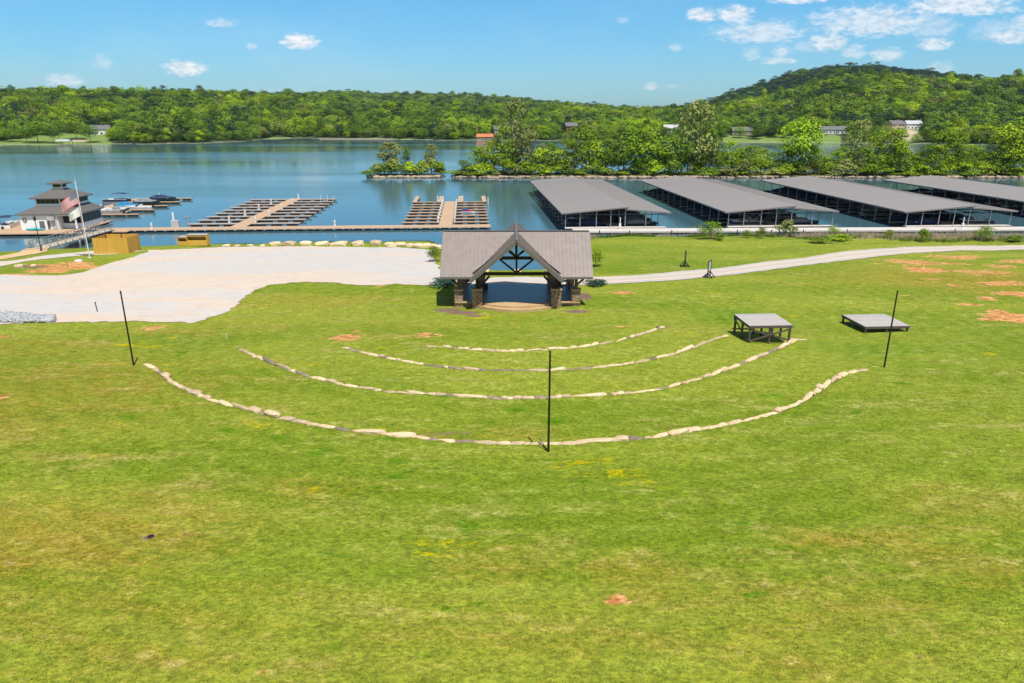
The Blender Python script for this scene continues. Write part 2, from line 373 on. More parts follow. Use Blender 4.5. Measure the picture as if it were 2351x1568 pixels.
KIDS = {}
def dup(root, loc, rz=0.0, sc=1.0, label=None, group=None):
    def cpy(o, par):
        c = o.copy(); COL.objects.link(c)
        if par is not None: c.parent = par
        for ch in KIDS[o.name]: cpy(ch, c)
        return c
    def reg(o):
        if o.name not in KIDS:
            KIDS[o.name] = list(o.children)
            for ch in o.children: reg(ch)
    reg(root); c = cpy(root, None)
    c.location = loc; c.rotation_euler = (0, 0, rz); c.scale = (sc, sc, sc) if not hasattr(sc, '__len__') else sc
    if label: c['label'] = label
    if group: c['group'] = group
    return c
def npmesh(name, V, Fc, mat, attrs=None, link=True, smooth=False):
    me = bpy.data.meshes.new(name); V = np.asarray(V, np.float32); Fc = np.asarray(Fc, np.int32); k = Fc.shape[1]
    me.vertices.add(len(V)); me.vertices.foreach_set('co', V.ravel())
    me.loops.add(Fc.size); me.loops.foreach_set('vertex_index', Fc.ravel())
    me.polygons.add(len(Fc)); me.polygons.foreach_set('loop_start', np.arange(0, Fc.size, k, dtype=np.int32))
    me.polygons.foreach_set('loop_total', np.full(len(Fc), k, np.int32))
    me.update(calc_edges=True)
    for m in (mat if isinstance(mat, (list, tuple)) else [mat]): me.materials.append(m)
    for an, (dom, arr) in (attrs or {}).items():
        arr = np.asarray(arr, np.float32)
        if arr.ndim == 2: a = me.attributes.new(an, 'FLOAT_COLOR', dom); a.data.foreach_set('color', arr.ravel())
        else: a = me.attributes.new(an, 'FLOAT', dom); a.data.foreach_set('value', arr)
    if smooth: me.shade_smooth()
    if not link: return me
    o = bpy.data.objects.new(name, me); COL.objects.link(o); return o
# ------------------------------------------------------------ lawn sheet
def axis(a0, a1, st, lo, hi, grow=1.18):
    xs = list(np.arange(a0, a1 + 1e-6, st)); s = st
    while xs[-1] < hi: s *= grow; xs.append(xs[-1] + s)
    s = st
    while xs[0] > lo: s *= grow; xs.insert(0, xs[0] - s)
    return np.array(xs)
gx = axis(-48, 48, .34, -420, 420, 1.06); gy = axis(9, 80, .34, -300, 150, 1.05)
XX, YY = np.meshgrid(gx, gy); ZZ = gh(XX, YY)
nx, ny = len(gx), len(gy)
idx = np.arange(nx * ny).reshape(ny, nx)
quads = np.stack([idx[:-1, :-1], idx[:-1, 1:], idx[1:, 1:], idx[1:, :-1]], -1).reshape(-1, 4)
cover = np.zeros((ny, nx, 4), np.float32)
def blob(ch, px, py, rx, ry, amt=1.0):
    c = G(px, py); d = ((XX - c.x) / rx) ** 2 + ((YY - c.y) / ry) ** 2
    cover[..., ch] = np.maximum(cover[..., ch], amt * np.exp(-d * .9))
for a in [(795,775,1.6,1.4),(990,768,2.0,1.0,.75),(352,752,1.5,.9),(1430,672,1.4,1.1),(1418,1375,.45,.4),(1395,1385,.3,.3,.8),(2270,685,1.3,1.4),
          (2190,655,1.0,1.3),(2110,603,4,3.5,.8),(2125,620,2.5,3),(2200,590,5,2.4,.75),(2335,730,2.6,2.6,1.1),(2150,588,3,1.6,.7),(2335,675,2.6,1.6,1),(2290,610,4,2,.7),
          (2285,715,1.2,.9),(2268,733,1.0,.8),(10,772,1.0,.6,.9),(822,760,.7,.5,.9),(1175,742,.5,.4),(590,1548,.25,.2,.9),(1430,750,.9,.6,.7),(2040,612,2,1.2,.6),
          (2310,570,6,1.6,.75),(2250,625,6,3,.7),(2180,605,4,1.6,.8),(2300,650,4,2,.75),(2060,598,3,1.3,.7),(2340,600,4,2,.75),(2230,700,2,1,.7),(2140,640,2,1.2,.65),(1905,562,4,1,.6),(870,655,1.2,.8,.7),(865,655,1.0,.8,.5),(540,685,1.6,2.2,.75),(5,910,.8,.8,.8),(1560,712,.8,.6,.5),(700,652,2,.6,.6),
          (150,612,5,2.2,1.2),(110,622,3,1.6,1.2),(180,604,2.6,1.2,1.1),(20,632,3,1.5,.8),(2010,605,1.5,1,.5),(1020,1005,2.2,.6,.35),(870,680,.6,.4,.8)]: blob(0, *a)
for a in [(120,900,14,13,.6),(60,800,10,5,.6),(400,760,10,3,.5),(700,690,12,5,.5),(560,740,8,5,.4),(100,1250,9,5,.75),(300,1180,6,4,.5),(1150,1300,3,2,.5),(2100,1250,3,1.6,.6),(1900,1240,2.4,1,.7),(2250,1320,3,2,.55),
          (1450,1330,3,2,.6),(40,1290,4,2,.8),(1600,760,8,4,.25),(2230,640,20,11,.75),(900,760,10,5,.35),(1100,1000,7,1.5,.45),(300,1500,7,3,.45),(1800,1500,7,3,.45),(1300,1500,6,2,.4),
          (700,1120,4,1.5,.5),(1200,1480,12,3,.42),(300,1400,9,3,.5),(1900,1400,10,3,.42),(2200,1180,6,3,.4),(2100,1130,4,1.5,.4),(1020,1000,5,1,.6)]: blob(1, *a)
for a in [(1062,718,1.8,.9),(1030,712,1.6,1.1,.9),(1325,715,1.6,.7,.9),(1342,680,.9,2.2,.9),(1090,725,1.2,.6,.8),(1025,995,2.6,.45,.55),(345,1232,.28,.16,1.2),(75,612,3,1.4,.8)]: blob(2, *a)
for a in [(735,1040,.9,.7),(770,1055,.6,.4),(520,988,.7,.4),(905,1060,.6,.4),(640,1005,.6,.4),(1185,940,.8,.5),(1275,967,.8,.5),(1775,910,1,.6),(290,960,.8,.5),(760,1490,.5,.35),(1270,845,.9,.5),
          (1700,730,7,5,.7),(2000,800,9,5,.6),(1500,600,10,4,.6),(1420,620,6,4,.55),(1190,735,8,3,.5),(420,800,9,6,.55),(900,880,8,3,.35),(1300,1110,9,3,.4),(560,1100,5,2,.4),(1860,950,7,5,.3),(2150,800,9,6,.35)]: blob(3, *a)
def inpoly(pts, poly):
    x, y = pts[:, 0], pts[:, 1]; c = np.zeros(len(pts), bool); j = len(poly) - 1
    for i in range(len(poly)):
        xi, yi = poly[i]; xj, yj = poly[j]
        c ^= ((yi > y) != (yj > y)) & (x < (xj - xi) * (y - yi) / (yj - yi + 1e-12) + xi); j = i
    return c
def wpoly(pxs, jit=.25, step=.7, closed=True, seed=1):
    w = [G(*q) for q in pxs]; out = []
    n = len(w)
    for i in range(n if closed else n - 1):
        a, b = w[i], w[(i + 1) % n]; L = (b - a).length; k = max(1, int(L / step))
        for j in range(k):
            p = a.lerp(b, j / k); q = noise.noise_vector(Vector((p.x * .5, p.y * .5, seed))) * jit * 2.2 + noise.noise_vector(Vector((p.x * 1.7, p.y * 1.7, seed + 9))) * jit
            out.append((p.x + q.x, p.y + q.y))
    return out
def sheet(name, polys, mat, lift=.035, step=1.0, hole=None, hf=None):
    hf = hf or gh
    V = []; E = []
    for pl in polys + ([hole] if hole else []):
        o = len(V); V += [Vector(p) for p in pl]; E += [(o + i, o + (i + 1) % len(pl)) for i in range(len(pl))]
    P0 = np.array(polys[0]); x0, y0 = P0.min(0); x1, y1 = P0.max(0)
    gX, gY = np.meshgrid(np.arange(x0, x1, step), np.arange(y0, y1, step)); pts = np.stack([gX.ravel(), gY.ravel()], 1) + .013
    pts = pts[inpoly(pts, polys[0])]
    V += [Vector(p) for p in pts]
    r = delaunay_2d_cdt(V, E, [], 0, 1e-4)
    vv = np.array([(v.x, v.y) for v in r[0]]); ff = np.array([f for f in r[2] if len(f) == 3])
    cen = vv[ff].mean(1); k = inpoly(cen, polys[0])
    if hole: k &= ~inpoly(cen, hole)
    ff = ff[k]; a = vv[ff]; ar = np.cross(a[:, 1] - a[:, 0], a[:, 2] - a[:, 0]); ff[ar < 0] = ff[ar < 0][:, ::-1]
    Z = hf(vv[:, 0], vv[:, 1]) + lift
    return npmesh(name, np.column_stack([vv, Z]), ff, mat, smooth=True)
LOT = [(-60,760),(-60,748),(0,746),(130,741),(250,738),(350,738),(440,741),(475,733),(520,712),(550,692),(580,670),(620,657),(660,651),(700,648),(760,650),(830,655),(900,653),(960,655),(1030,655),
       (1120,658),(1186,657),(1290,656),(1352,652),(1340,637),(1240,638),(1130,638),(1040,634),(1012,625),(1000,600),(992,588),(998,577),(960,572),(880,568),(760,567),(620,567),(520,567),(470,570),(400,573),(330,575),(250,574),(170,580),(100,588),(40,597),(-60,606)]
ISL = [(-60,631),(-60,617),(0,612),(60,600),(130,592),(200,586),(260,584),(338,575),(342,578),(300,592),(250,605),(215,618),(190,626),(150,632),(80,633),(20,631)]
lotp = wpoly(LOT, .34, .32); islp = wpoly(ISL, .12, .7, seed=5)
for (qx, qy) in lotp[::2]:
    q0, q1 = np.searchsorted(gx, [qx - 2.2, qx + 2.2]); r0, r1 = np.searchsorted(gy, [qy - 2.2, qy + 2.2])
    if q1 > q0 and r1 > r0:
        dd_ = ((XX[r0:r1, q0:q1] - qx) ** 2 + (YY[r0:r1, q0:q1] - qy) ** 2) / .9; w_ = .55 + .45 * noise.noise(Vector((qx * .2, qy * .2, 3)))
        cover[r0:r1, q0:q1, 2] = np.maximum(cover[r0:r1, q0:q1, 2], w_ * np.exp(-dd_) * .5)
lawn = npmesh('lawn', np.stack([XX, YY, ZZ], -1).reshape(-1, 3), quads, M['grass'], {'cover': ('POINT', cover.reshape(-1, 4))}, smooth=True)
tag(lawn, kind='structure')

lot = sheet('gravel_lot', [lotp], M['gravel'], .04, 1.0, hole=islp); tag(lot, kind='structure')
# road ribbon
RU = [(1300,640),(1360,636),(1500,630),(1600,620),(1700,610),(1800,597),(1900,583),(2000,572),(2100,567),(2200,564),(2351,563),(2500,564)]
RL = [(1300,657),(1360,653),(1500,648),(1600,640),(1700,629),(1800,616),(1900,603),(2000,591),(2100,581),(2200,576),(2351,573),(2500,574)]
ru = [G(*q) for q in RU]; rl = [G(*q) for q in RL]
def resamp(pl, n):
    d = [0]
    for i in range(1, len(pl)): d.append(d[-1] + (pl[i] - pl[i - 1]).length)
    t = np.linspace(0, d[-1], n); sx = np.interp(t, d, [p.x for p in pl]); sy = np.interp(t, d, [p.y for p in pl])
    k = np.ones(9) / 9; sx = np.convolve(np.pad(sx, 4, mode='edge'), k, 'valid'); sy = np.convolve(np.pad(sy, 4, mode='edge'), k, 'valid')
    return np.stack([sx, sy], 1)
n_ = 150; A_ = resamp(ru, n_); B_ = resamp(rl, n_); W_ = 12
V = []; ac = []
for i in range(n_):
    for j in range(W_ + 1):
        s = j / W_; p = A_[i] * (1 - s) + B_[i] * s
        if j in (0, W_): p = p + np.array([0, (1 if j == 0 else -1) * .35 * noise.noise(Vector((p[0] * .6, p[1] * .6, j)))])
        V.append((p[0], p[1], gz(p[0], p[1]) + .05)); ac.append(s * 2 - 1)
ii = np.arange(n_ * (W_ + 1)).reshape(n_, W_ + 1)
road = npmesh('gravel_road', V, np.stack([ii[:-1, :-1], ii[1:, :-1], ii[1:, 1:], ii[:-1, 1:]], -1).reshape(-1, 4)[:, ::-1], M['road'], {'across': ('POINT', ac)}, smooth=True)
tag(road, kind='structure')
# sandy landing at the gangway foot
sp_ = wpoly([(-60,604),(-60,597),(0,589),(45,580),(75,573),(104,571),(110,577),(85,583),(40,590),(0,597)], .1, .5, seed=3)
tag(sheet('sandy_path', [sp_], mottled('sand', (.52, .34, .18), (.66, .46, .26), .8, .95), .06, .7), kind='structure')
# lake
wm = MB(); wm.add([(-6000, 60, 0), (6000, 60, 0), (6000, 6000, 0), (-6000, 6000, 0)], [(0, 1, 2, 3)])
lake = wm.build('lake', M['water']); tag(lake, kind='structure')
lb = MB(); lb.add([(-6000, 60, -3.4), (6000, 60, -3.4), (6000, 6000, -3.4), (-6000, 6000, -3.4)], [(0, 1, 2, 3)])

# ------------------------------------------------------------ far land
FS = [(-600,338),(0,333),(215,331),(380,330),(480,328),(545,325),(600,320),(690,316),(735,318),(900,319),(1000,322),(1090,322),(1200,322),(1650,326),(1800,327),(1940,328),(2100,330),(2351,335),(2900,340)]
fsa, fsy = [], []
for q in FS: w = P(*q); fsa.append(w.x / w.y); fsy.append(w.y)
def ysh(az): return np.interp(az, fsa, fsy)
S1 = [(-300,205),(0,203),(200,203),(330,206),(480,212),(620,217),(740,222),(900,231),(1060,240),(1160,243),(1300,248),(1450,252),(1540,250),(1600,246),(1640,238),(1700,228),(1760,216),(1850,194),(1900,178),(1960,163),(2050,167),(2150,180),(2250,177),(2351,172),(2700,175)]
S2 = [(-300,216),(0,215),(620,216),(740,216),(800,213),(900,218),(960,216),(1060,221),(1160,225),(1240,232),(1340,242),(1450,250),(1540,248),(1600,240),(1640,228),(1700,205),(1770,184),(1830,163),(1900,154),(2000,152),(2060,157),(2120,161),(2190,170),(2250,182),(2351,190),(2700,205)]
def prof(S):
    e = [elev(*q) for q in S]; return np.array([a[1] for a in e]), np.array([a[0] for a in e])
a1, e1 = prof(S1); a2, e2 = prof(S2)
R1F = lambda az: np.interp(az, [-.8, -.2, .1, .35, .8], [1150, 1250, 1350, 1150, 1100])
R2F = lambda az: np.interp(az, [-.8, 0, .3, .8], [2300, 2700, 2200, 2200])
def farh(az, Y):
    az = np.asarray(az, float); Y = np.asarray(Y, float)
    ys = ysh(az); r1 = R1F(az); r2 = R2F(az)
    h1 = 22 + np.interp(az, a1, e1) * r1 - 13.0; h2 = 22 + np.interp(az, a2, e2) * r2 - 14.0
    h1 = np.maximum(h1, 6); h2 = np.maximum(h2, 8)
    t1 = np.clip((Y - ys - 30) / (r1 - ys - 30), 0, 1)
    z = 0.4 + 3.2 * smst((Y - ys) / 60)
    z = z + (h1 - 3.6) * (t1 * .55 + .45 * smst(t1))
    val = h1 * .55
    z = np.where(Y > r1, h1 + (val - h1) * smst((Y - r1) / 350), z)
    z = np.where(Y > r1 + 350, val + (h2 - val) * smst((Y - r1 - 350) / (r2 - r1 - 350)), z)
    z = np.where(Y > r2, h2 * (1 - smst((Y - r2) / 1500)), z)
    X = az * Y; w = np.clip((Y - ys - 60) / 200, 0, 1) * np.clip(1 - t1 * .55, 0, 1)
    z = z + w * (4.5 * np.sin(X * .013 + 1) * np.sin(Y * .012) + 3 * np.sin(X * .031 + Y * .02) + 2 * np.sin(X * .06 - Y * .045))
    return np.where(Y < ys, (Y - ys) * .3, z)
az = np.linspace(-1.05, 1.05, 420); ss = np.concatenate([np.linspace(-8, 40, 14), np.geomspace(50, 3600, 110)])
AZ, SS = np.meshgrid(az, ss); FY = ysh(AZ) + 6 * np.sin(AZ * 90) + 2.5 * np.sin(AZ * 260) + SS
FZ = np.where(SS <= 0, SS * .3, farh(AZ, np.maximum(FY, ysh(AZ)))) * 1.0
FZ = np.where((SS > 0) & (FZ < .5), .5, FZ)
CLR = [(-.80,-.55,0,38),(-.56,-.545,0,18),(-.345,-.30,0,16),(-.24,-.13,0,7),(-.68,-.625,30,60),(.285,.46,0,50),(.50,.575,20,120),(-.66,-.55,35,75)]
def clearf(A, S):
    c = np.zeros_like(A)
    for (p, q, s0, s1) in CLR:
        c = np.maximum(c, smst((A - p) / .012) * smst((q - A) / .012) * smst((S - s0 + 6) / 6) * smst((s1 - S) / 8))
    return c
clr = clearf(AZ, SS)
bare = np.where((SS < 2.5), .75, 0.) + .9 * np.exp(-((AZ + .60) / .02) ** 2 - ((SS - 24) / 9) ** 2) + 1.0 * np.exp(-((AZ - .535) / .028) ** 2 - ((SS - 70) / 45) ** 2)
fi = np.arange(AZ.size).reshape(AZ.shape)
fl = npmesh('hills', np.stack([AZ * FY, FY, FZ], -1).reshape(-1, 3), np.stack([fi[:-1, :-1], fi[:-1, 1:], fi[1:, 1:], fi[1:, :-1]], -1).reshape(-1, 4), M['far'],
            {'clear': ('POINT', clr.ravel()), 'bare': ('POINT', bare.ravel())}, smooth=True)
tag(fl, kind='structure')
def fz(az, s): 
    y = float(ysh(az) + 6 * np.sin(az * 90) + 2.5 * np.sin(az * 260) + s); return az * y, y, float(max(.5, farh(az, y)))

# ------------------------------------------------------------ breakwater bank
def bank(name, x0, x1, yc, hw, h=1.0):
    n = int((x1 - x0) / .8); V = []; prof_ = [(-1.25, -1.2), (-1, 0.05), (-.8, .55), (-.4, .9), (0, 1.0), (.4, .9), (.8, .5), (1, 0.0), (1.25, -1.2)]
    for i in range(n + 1):
        x = x0 + (x1 - x0) * i / n; e = min(1, math.sqrt(max(0, min(x - x0, x1 - x)) / 5) + .05)
        for (a, b) in prof_:
            q = noise.noise(Vector((x * .4, a * 3, 1))) * .5
            V.append((x + q, yc + a * hw * e + q * 1.2 * e, b * h * (e if b > 0 else 1) + (noise.noise(Vector((x * .9, a * 4, 3))) * .35 if abs(a) < 1.1 else 0)))
    k = len(prof_); ii = np.arange((n + 1) * k).reshape(n + 1, k)
    o = npmesh(name, V, np.stack([ii[:-1, :-1], ii[1:, :-1], ii[1:, 1:], ii[:-1, 1:]], -1).reshape(-1, 4), M['bankmat'], smooth=True)
    return tag(o, kind='structure')
M['bankmat'] = mottled('bank_soil', (.08, .09, .03), (.16, .15, .06), .8, .95)
BY = 268.0
bank('islet', -55, -25.2, BY + 2, 5.5, 1.0)
bank('breakwater', -23.0, 235, BY + 3, 7.5, 1.3)

# ------------------------------------------------------------ rocks
def rock_mesh(name, seed, mat, sub=2, flat=.75, ang=.9):
    bm = bmesh.new(); bmesh.ops.create_icosphere(bm, subdivisions=sub, radius=1)
    rs = random.Random(seed); off = Vector((rs.uniform(0, 99), rs.uniform(0, 99), 0))
    for v in bm.verts:
        c = v.co; m = max(abs(c.x), abs(c.y), abs(c.z)); c = c.lerp(c / m, .62 * ang)
        c = c * (1 + .22 * noise.noise(c * 1.1 + off) + .10 * noise.noise(c * 2.7 + off)); v.co = (c.x * .5, c.y * .5, c.z * .5 * flat)
    me = bpy.data.meshes.new(name); bm.to_mesh(me); bm.free(); me.materials.append(mat); return me
ROCK = [rock_mesh('stone', i, M['limestone']) for i in range(6)] + [rock_mesh('stone', 20 + i, M['darkstone']) for i in range(3)]
RIP = [rock_mesh('boulder', 40 + i, M['riprap'], 2) for i in range(5)]
def rock(me, name, loc, sc, rz, parent=None, tilt=.1):
    o = bpy.data.objects.new(name, me); COL.objects.link(o); o.location = loc; o.scale = sc
    o.rotation_euler = (random.uniform(-tilt, tilt), random.uniform(-tilt, tilt), rz)
    if parent: o.parent = parent
    return o
wl = ['low curved row of pale stones nearest the pavilion steps, innermost terrace', 'second curved row of pale stones out from the pavilion, partly dark with moss',
      'third curved row of stones with one long pale block left of the middle pole', 'longest outermost curved row of pale stones, passing the foot of the middle pole']
for k, a in enumerate(ARCS):
    w = [Gp(*q) for q in a]; root = empty('stone_seating_wall', (w[0].x, w[0].y, gz(w[0].x, w[0].y)), 0, wl[k], 'stone wall', 'curved stone seating rows of the amphitheatre')
    d = [0]
    for i in range(1, len(w)): d.append(d[-1] + (w[i] - w[i - 1]).length)
    t = 0.3; L = d[-1]
    while t < L - .3:
        ln = random.choice([.4, .55, .7, .85, 1.0, 1.15, 1.3, 1.9]) * random.uniform(.8, 1.15)
        tm = t + ln / 2
        x = np.interp(tm, d, [p.x for p in w]); y = np.interp(tm, d, [p.y for p in w])
        x2 = np.interp(tm + .2, d, [p.x for p in w]); y2 = np.interp(tm + .2, d, [p.y for p in w])
        dx, dy = x - AC[0], y - AC[1]; r = math.hypot(dx, dy)
        xo, yo = x + dx / r * .22, y + dy / r * .22
        zt = gz(x + dx / r * .5, y + dy / r * .5)
        dark = random.random() < (.17 if k < 3 else .07)
        me = random.choice(ROCK[6:]) if dark else random.choice(ROCK[:6])
        if True:
            hh = random.uniform(.40, .58) if not dark else random.uniform(.36, .46)
            wd = random.uniform(.26, .44)
            up = random.uniform(.02, .12) if not dark else random.uniform(0, .05)
            if k == 3 and random.random() < .15: up += .1; wd += .15
            jx = random.uniform(-.09, .09)
            o = rock(me, 'stone', (x - jx * dx / r - root.location.x, y - jx * dy / r - root.location.y, zt - hh * .44 + up - root.location.z), (ln * 1.16, wd, hh), math.atan2(y2 - y, x2 - x) + random.uniform(-.16, .16), root, .12)
        t += ln + random.choice([0, 0, -.04, .06])
# boulders on the near shore
BL = [(632,563,1.9,.9,'w'),(664,563,2.4,1.0,'w'),(702,563,2.0,1.0,'w'),(738,563,2.3,.9,'w'),(778,563,3.0,.9,'w'),(822,563,2.2,1.1,'o'),(864,563,1.9,1.3,'o'),(895,564,1.8,.8,'w'),(918,564,2.1,.8,'w'),(900,568,1.5,.6,'w'),
      (960,567,1.9,.9,'o'),(940,566,1.5,.8,'o'),(978,567,1.7,.9,'w'),(993,568,1.5,.8,'w'),(1004,570,1.6,.8,'w'),(1078,628,1.3,1.0,'w'),(1110,629,1.5,1.0,'o'),(1187,630,1.2,1.0,'w'),(1262,629,1.4,1.0,'w'),(1282,629,1.1,.9,'w'),(520,566,1.3,.5,'w'),(545,566,1.0,.4,'w'),(575,565,1.1,.45,'w'),(603,565,.9,.4,'w')]
BLL = ['square white boulder', 'pale pointed boulder', 'white and tan boulder', 'flat white block', 'long flat white slab']
for i, (bx, by, wd, h, c) in enumerate(BL):
    w = G(bx, by); tone = 'tan' if c == 'o' else 'white'
    near = 'left of the wooden bins along the gravel lot' if bx < 560 else ('middle of the gravel lot shore' if bx < 800 else 'shore end near the pavilion roof')
    o = rock(ROCK[i % 6], 'boulder', (w.x, w.y, w.z + h * .2), (wd, wd * .7, h * 1.35), random.uniform(-.3, .3))
    o['label'] = f'{["rounded","flat","angular","knobbly"][i % 4]} {tone} boulder, number {i + 1} along the lot shore'; o['category'] = 'boulder'; o['group'] = 'boulders along the gravel lot shore'
    sz = 'large' if wd > 2.1 else ('medium' if wd > 1.6 else 'small')
    pos = sorted(BL).index(BL[i]); words = ['first','second','third','fourth','fifth','sixth','seventh','eighth','ninth','tenth','eleventh','twelfth','thirteenth','fourteenth','fifteenth','sixteenth','seventeenth','eighteenth','last','x','x','x','x','x','x']
    o['label'] = (f'{sz} {tone} shore boulder, {words[pos]} along from the wooden bins towards the pavilion' if bx < 1050 else f'{tone} boulder at the cove behind the pavilion, {words[pos - 19]} from the left')
# riprap of the breakwater
cnt = 0
def riprap(n, x0, x1, yf, name):
    V = []; Fs = []; base = [np.array([v.co[:] for v in m.vertices]) for m in RIP]; fcs = [np.array([p.vertices[:] for p in m.polygons]) for m in RIP]
    o = 0
    for i in range(n):
        k = random.randrange(5); s = random.uniform(.7, 2.0); x = random.uniform(x0, x1); y = yf(x) + random.uniform(-.5, 1.2); a = random.uniform(0, 6.28)
        b = base[k] * np.array([s * 1.2, s, s * .8]); ca, sa = math.cos(a), math.sin(a)
        b = np.column_stack([b[:, 0] * ca - b[:, 1] * sa + x, b[:, 0] * sa + b[:, 1] * ca + y, b[:, 2] + random.uniform(.05, .4)])
        V.append(b); Fs.append(fcs[k] + o); o += len(b)
    ob = npmesh(name, np.concatenate(V), np.concatenate(Fs), M['riprap'])
    return ob
def yf_main(x): e = min(1, math.sqrt(max(0, min(x + 23, 235 - x)) / 5) + .05); return BY + 3 - 7.6 * e
def yf_isl(x): e = min(1, math.sqrt(max(0, min(x + 55, -25.2 - x)) / 5) + .05); return BY + 2 - 5.6 * e
tag(riprap(420, -22.5, 230, yf_main, 'riprap'), 'loose pale and pink stones heaped along the foot of the long wooded breakwater', 'rocks', kind='stuff')
tag(riprap(60, -54.5, -25.6, yf_isl, 'riprap'), 'loose pale stones around the waterline of the small islet', 'rocks', kind='stuff')
# grey stone pile at the lot corner
V = []; Fs = []; o_ = 0
for i in range(1500):
    k = random.randrange(5); s = random.uniform(.08, .24); t_ = random.random() ** .8; w = Gp(-40 + t_ * 165, 733 + random.uniform(-16, 9) * (1 - t_ * .55) + t_ * 4)
    b = np.array([v.co[:] for v in RIP[k].vertices]) * s * 1.6; b += np.array([w.x, w.y, gz(w.x, w.y) + s * .4 + .04 + random.random() * .15]); V.append(b)
    Fs.append(np.array([p.vertices[:] for p in RIP[k].polygons]) + o_); o_ += len(b)
tag(npmesh('crushed_stone', np.concatenate(V), np.concatenate(Fs), mottled('grey_stone', (.18, .19, .21), (.55, .56, .58), 2.5, .9)), 'low spread of loose grey crushed stone at the left edge of the gravel lot', 'gravel pile', kind='stuff')
# ------------------------------------------------------------ foliage meshes (unit height crowns, scaled per tree)
def crown_mesh(name, seed, mat, n, size, blobs=14, env='round', gap=0.0, rmin=.16, rmax=.30):
    r = np.random.default_rng(seed); C = []; Rr = []
    for i in range(blobs):
        h = r.uniform(.0, 1.0)
        if env == 'round': w = math.sqrt(max(.05, 1 - (2 * h - .85) ** 2 * .8)) * .36
        elif env == 'cone': w = .26 * (1.02 - h) + .03
        elif env == 'tall': w = .20 * math.sqrt(max(.05, 1 - (2 * h - .8) ** 2 * .8)) + .03
        elif env == 'shrub': w = .45 * math.sqrt(max(.1, 1 - h * h))
        else: w = .3
        a = r.uniform(0, 2 * PI); q = math.sqrt(r.uniform(.15, 1)) * w
        rad = r.uniform(rmin, rmax) * (1 if env != 'cone' else (1.1 - h) * .8 + .12)
        C.append((q * math.cos(a), q * math.sin(a), rad * .8 + h * (1 - rad * 1.5))); Rr.append(rad)
    C = np.array(C); Rr = np.array(Rr)
    pr = Rr ** 2 / (Rr ** 2).sum(); b = r.choice(blobs, n, p=pr)
    d = r.normal(size=(n, 3)); d /= np.linalg.norm(d, axis=1)[:, None]; d[:, 2] = np.where(r.random(n) < .65, np.abs(d[:, 2]), d[:, 2])
    rad = Rr[b] * (1 - r.random(n) ** 2.2 * .55) * (1 + r.normal(size=n) * .05)
    pos = C[b] + d * rad[:, None] * np.array([1, 1, .82])
    if gap:                                        # clustered drop-outs let the background show
        keep = np.array([noise.noise(Vector(p * 9) + Vector((seed, 0, 0))) > gap for p in pos]); pos = pos[keep]; d = d[keep]; b = b[keep]; n = len(pos)
    nrm = d + r.normal(size=(n, 3)) * .38 + np.array([0, 0, .30]); nrm /= np.linalg.norm(nrm, axis=1)[:, None]
    t = np.cross(nrm, r.normal(size=(n, 3))); t /= np.linalg.norm(t, axis=1)[:, None]; u = np.cross(nrm, t)
    s = size * r.uniform(.6, 1.35, n)[:, None]
    V = np.stack([pos - t * s, pos - u * s * .62 + nrm * s * .15, pos + t * s, pos + u * s * .62 + nrm * s * .12], 1).reshape(-1, 3)
    btone = r.random(blobs); tone = np.clip(btone[b] * .6 + r.random(n) * .5 + (pos[:, 2] - .5) * .25, 0, 1)
    return npmesh(name, V, np.arange(4 * n).reshape(-1, 4), mat, {'tone': ('FACE', tone)}, link=False)
def trunk_mesh(name, seed, mat, ch, limbs=5):
    m = MB(); rs = random.Random(seed); top = .72
    pts = [Vector((0, 0, -.03))]
    for i in range(1, 6): pts.append(Vector((rs.uniform(-.012, .012) * i, rs.uniform(-.012, .012) * i, top * i / 5)))
    for i in range(5): m.cyl(pts[i], pts[i + 1], .020 * (1 - i * .17), .020 * (1 - (i + 1) * .17), 6)
    for i in range(limbs):
        p = pts[2].lerp(pts[5], rs.random()); a = i * 2.4 + rs.random()
        q = p + Vector((math.cos(a) * .17, math.sin(a) * .17, rs.uniform(.10, .2))); m.cyl(p, q, .008, .003, 5)
    return m.build(name, mat).data if False else _mesh(m, name, mat)
def _mesh(m, name, mat):
    me = bpy.data.meshes.new(name); me.from_pydata(m.v, [], m.f); me.materials.append(mat); me.update(); return me
TR = _t = [trunk_mesh('trunk', i, M['bark'], .2) for i in range(3)]; TRP = trunk_mesh('trunk', 9, M['bark_pale'], .2, 9)
CR = {}
for ck in FOL:
    CR[ck] = [crown_mesh('crown', 10 + i, FOL[ck], 1500, .030, 18, 'round') for i in range(3)]
CRT = {ck: [crown_mesh('crown', 50 + i, FOL[ck], 1500, .030, 18, 'tall', -.35, .12, .22) for i in range(2)] for ck in ('bright', 'olive', 'mid')}
CRS = {ck: [crown_mesh('crown', 60 + i, FOL[ck], 2300, .024, 38, 'round', -.20, .09, .19) for i in range(2)] for ck in ('bright', 'olive', 'mid')}
CRC = [crown_mesh('crown', 70, FOL['blue'], 900, .026, 16, 'cone', 0, .12, .22)]
SHR = {ck: [crown_mesh('foliage', 80 + i, FOL[ck], 700, .055, 10, 'shrub', 0, .2, .36) for i in range(2)] for ck in ('bright', 'mid', 'olive')}
def tree(name, loc, H, W, crown, trunk, rz, label, cat='tree', group=None, base=.14):
    root = empty(name, loc, rz, label, cat, group)
    if trunk: t = bpy.data.objects.new('trunk', trunk); COL.objects.link(t); t.parent = root; t.scale = (H * 1.0, H * 1.0, H)
    c = bpy.data.objects.new('crown' if name != 'shrub' else 'foliage', crown); COL.objects.link(c); c.parent = root
    c.location = (0, 0, H * base); c.scale = (W, W, H * (1 - base)); return root
NT = 0
placed = set()
CN = {'bright': 'bright green', 'mid': 'mid green', 'deep': 'dark green', 'olive': 'pale olive', 'blue': 'dark blue-green'}
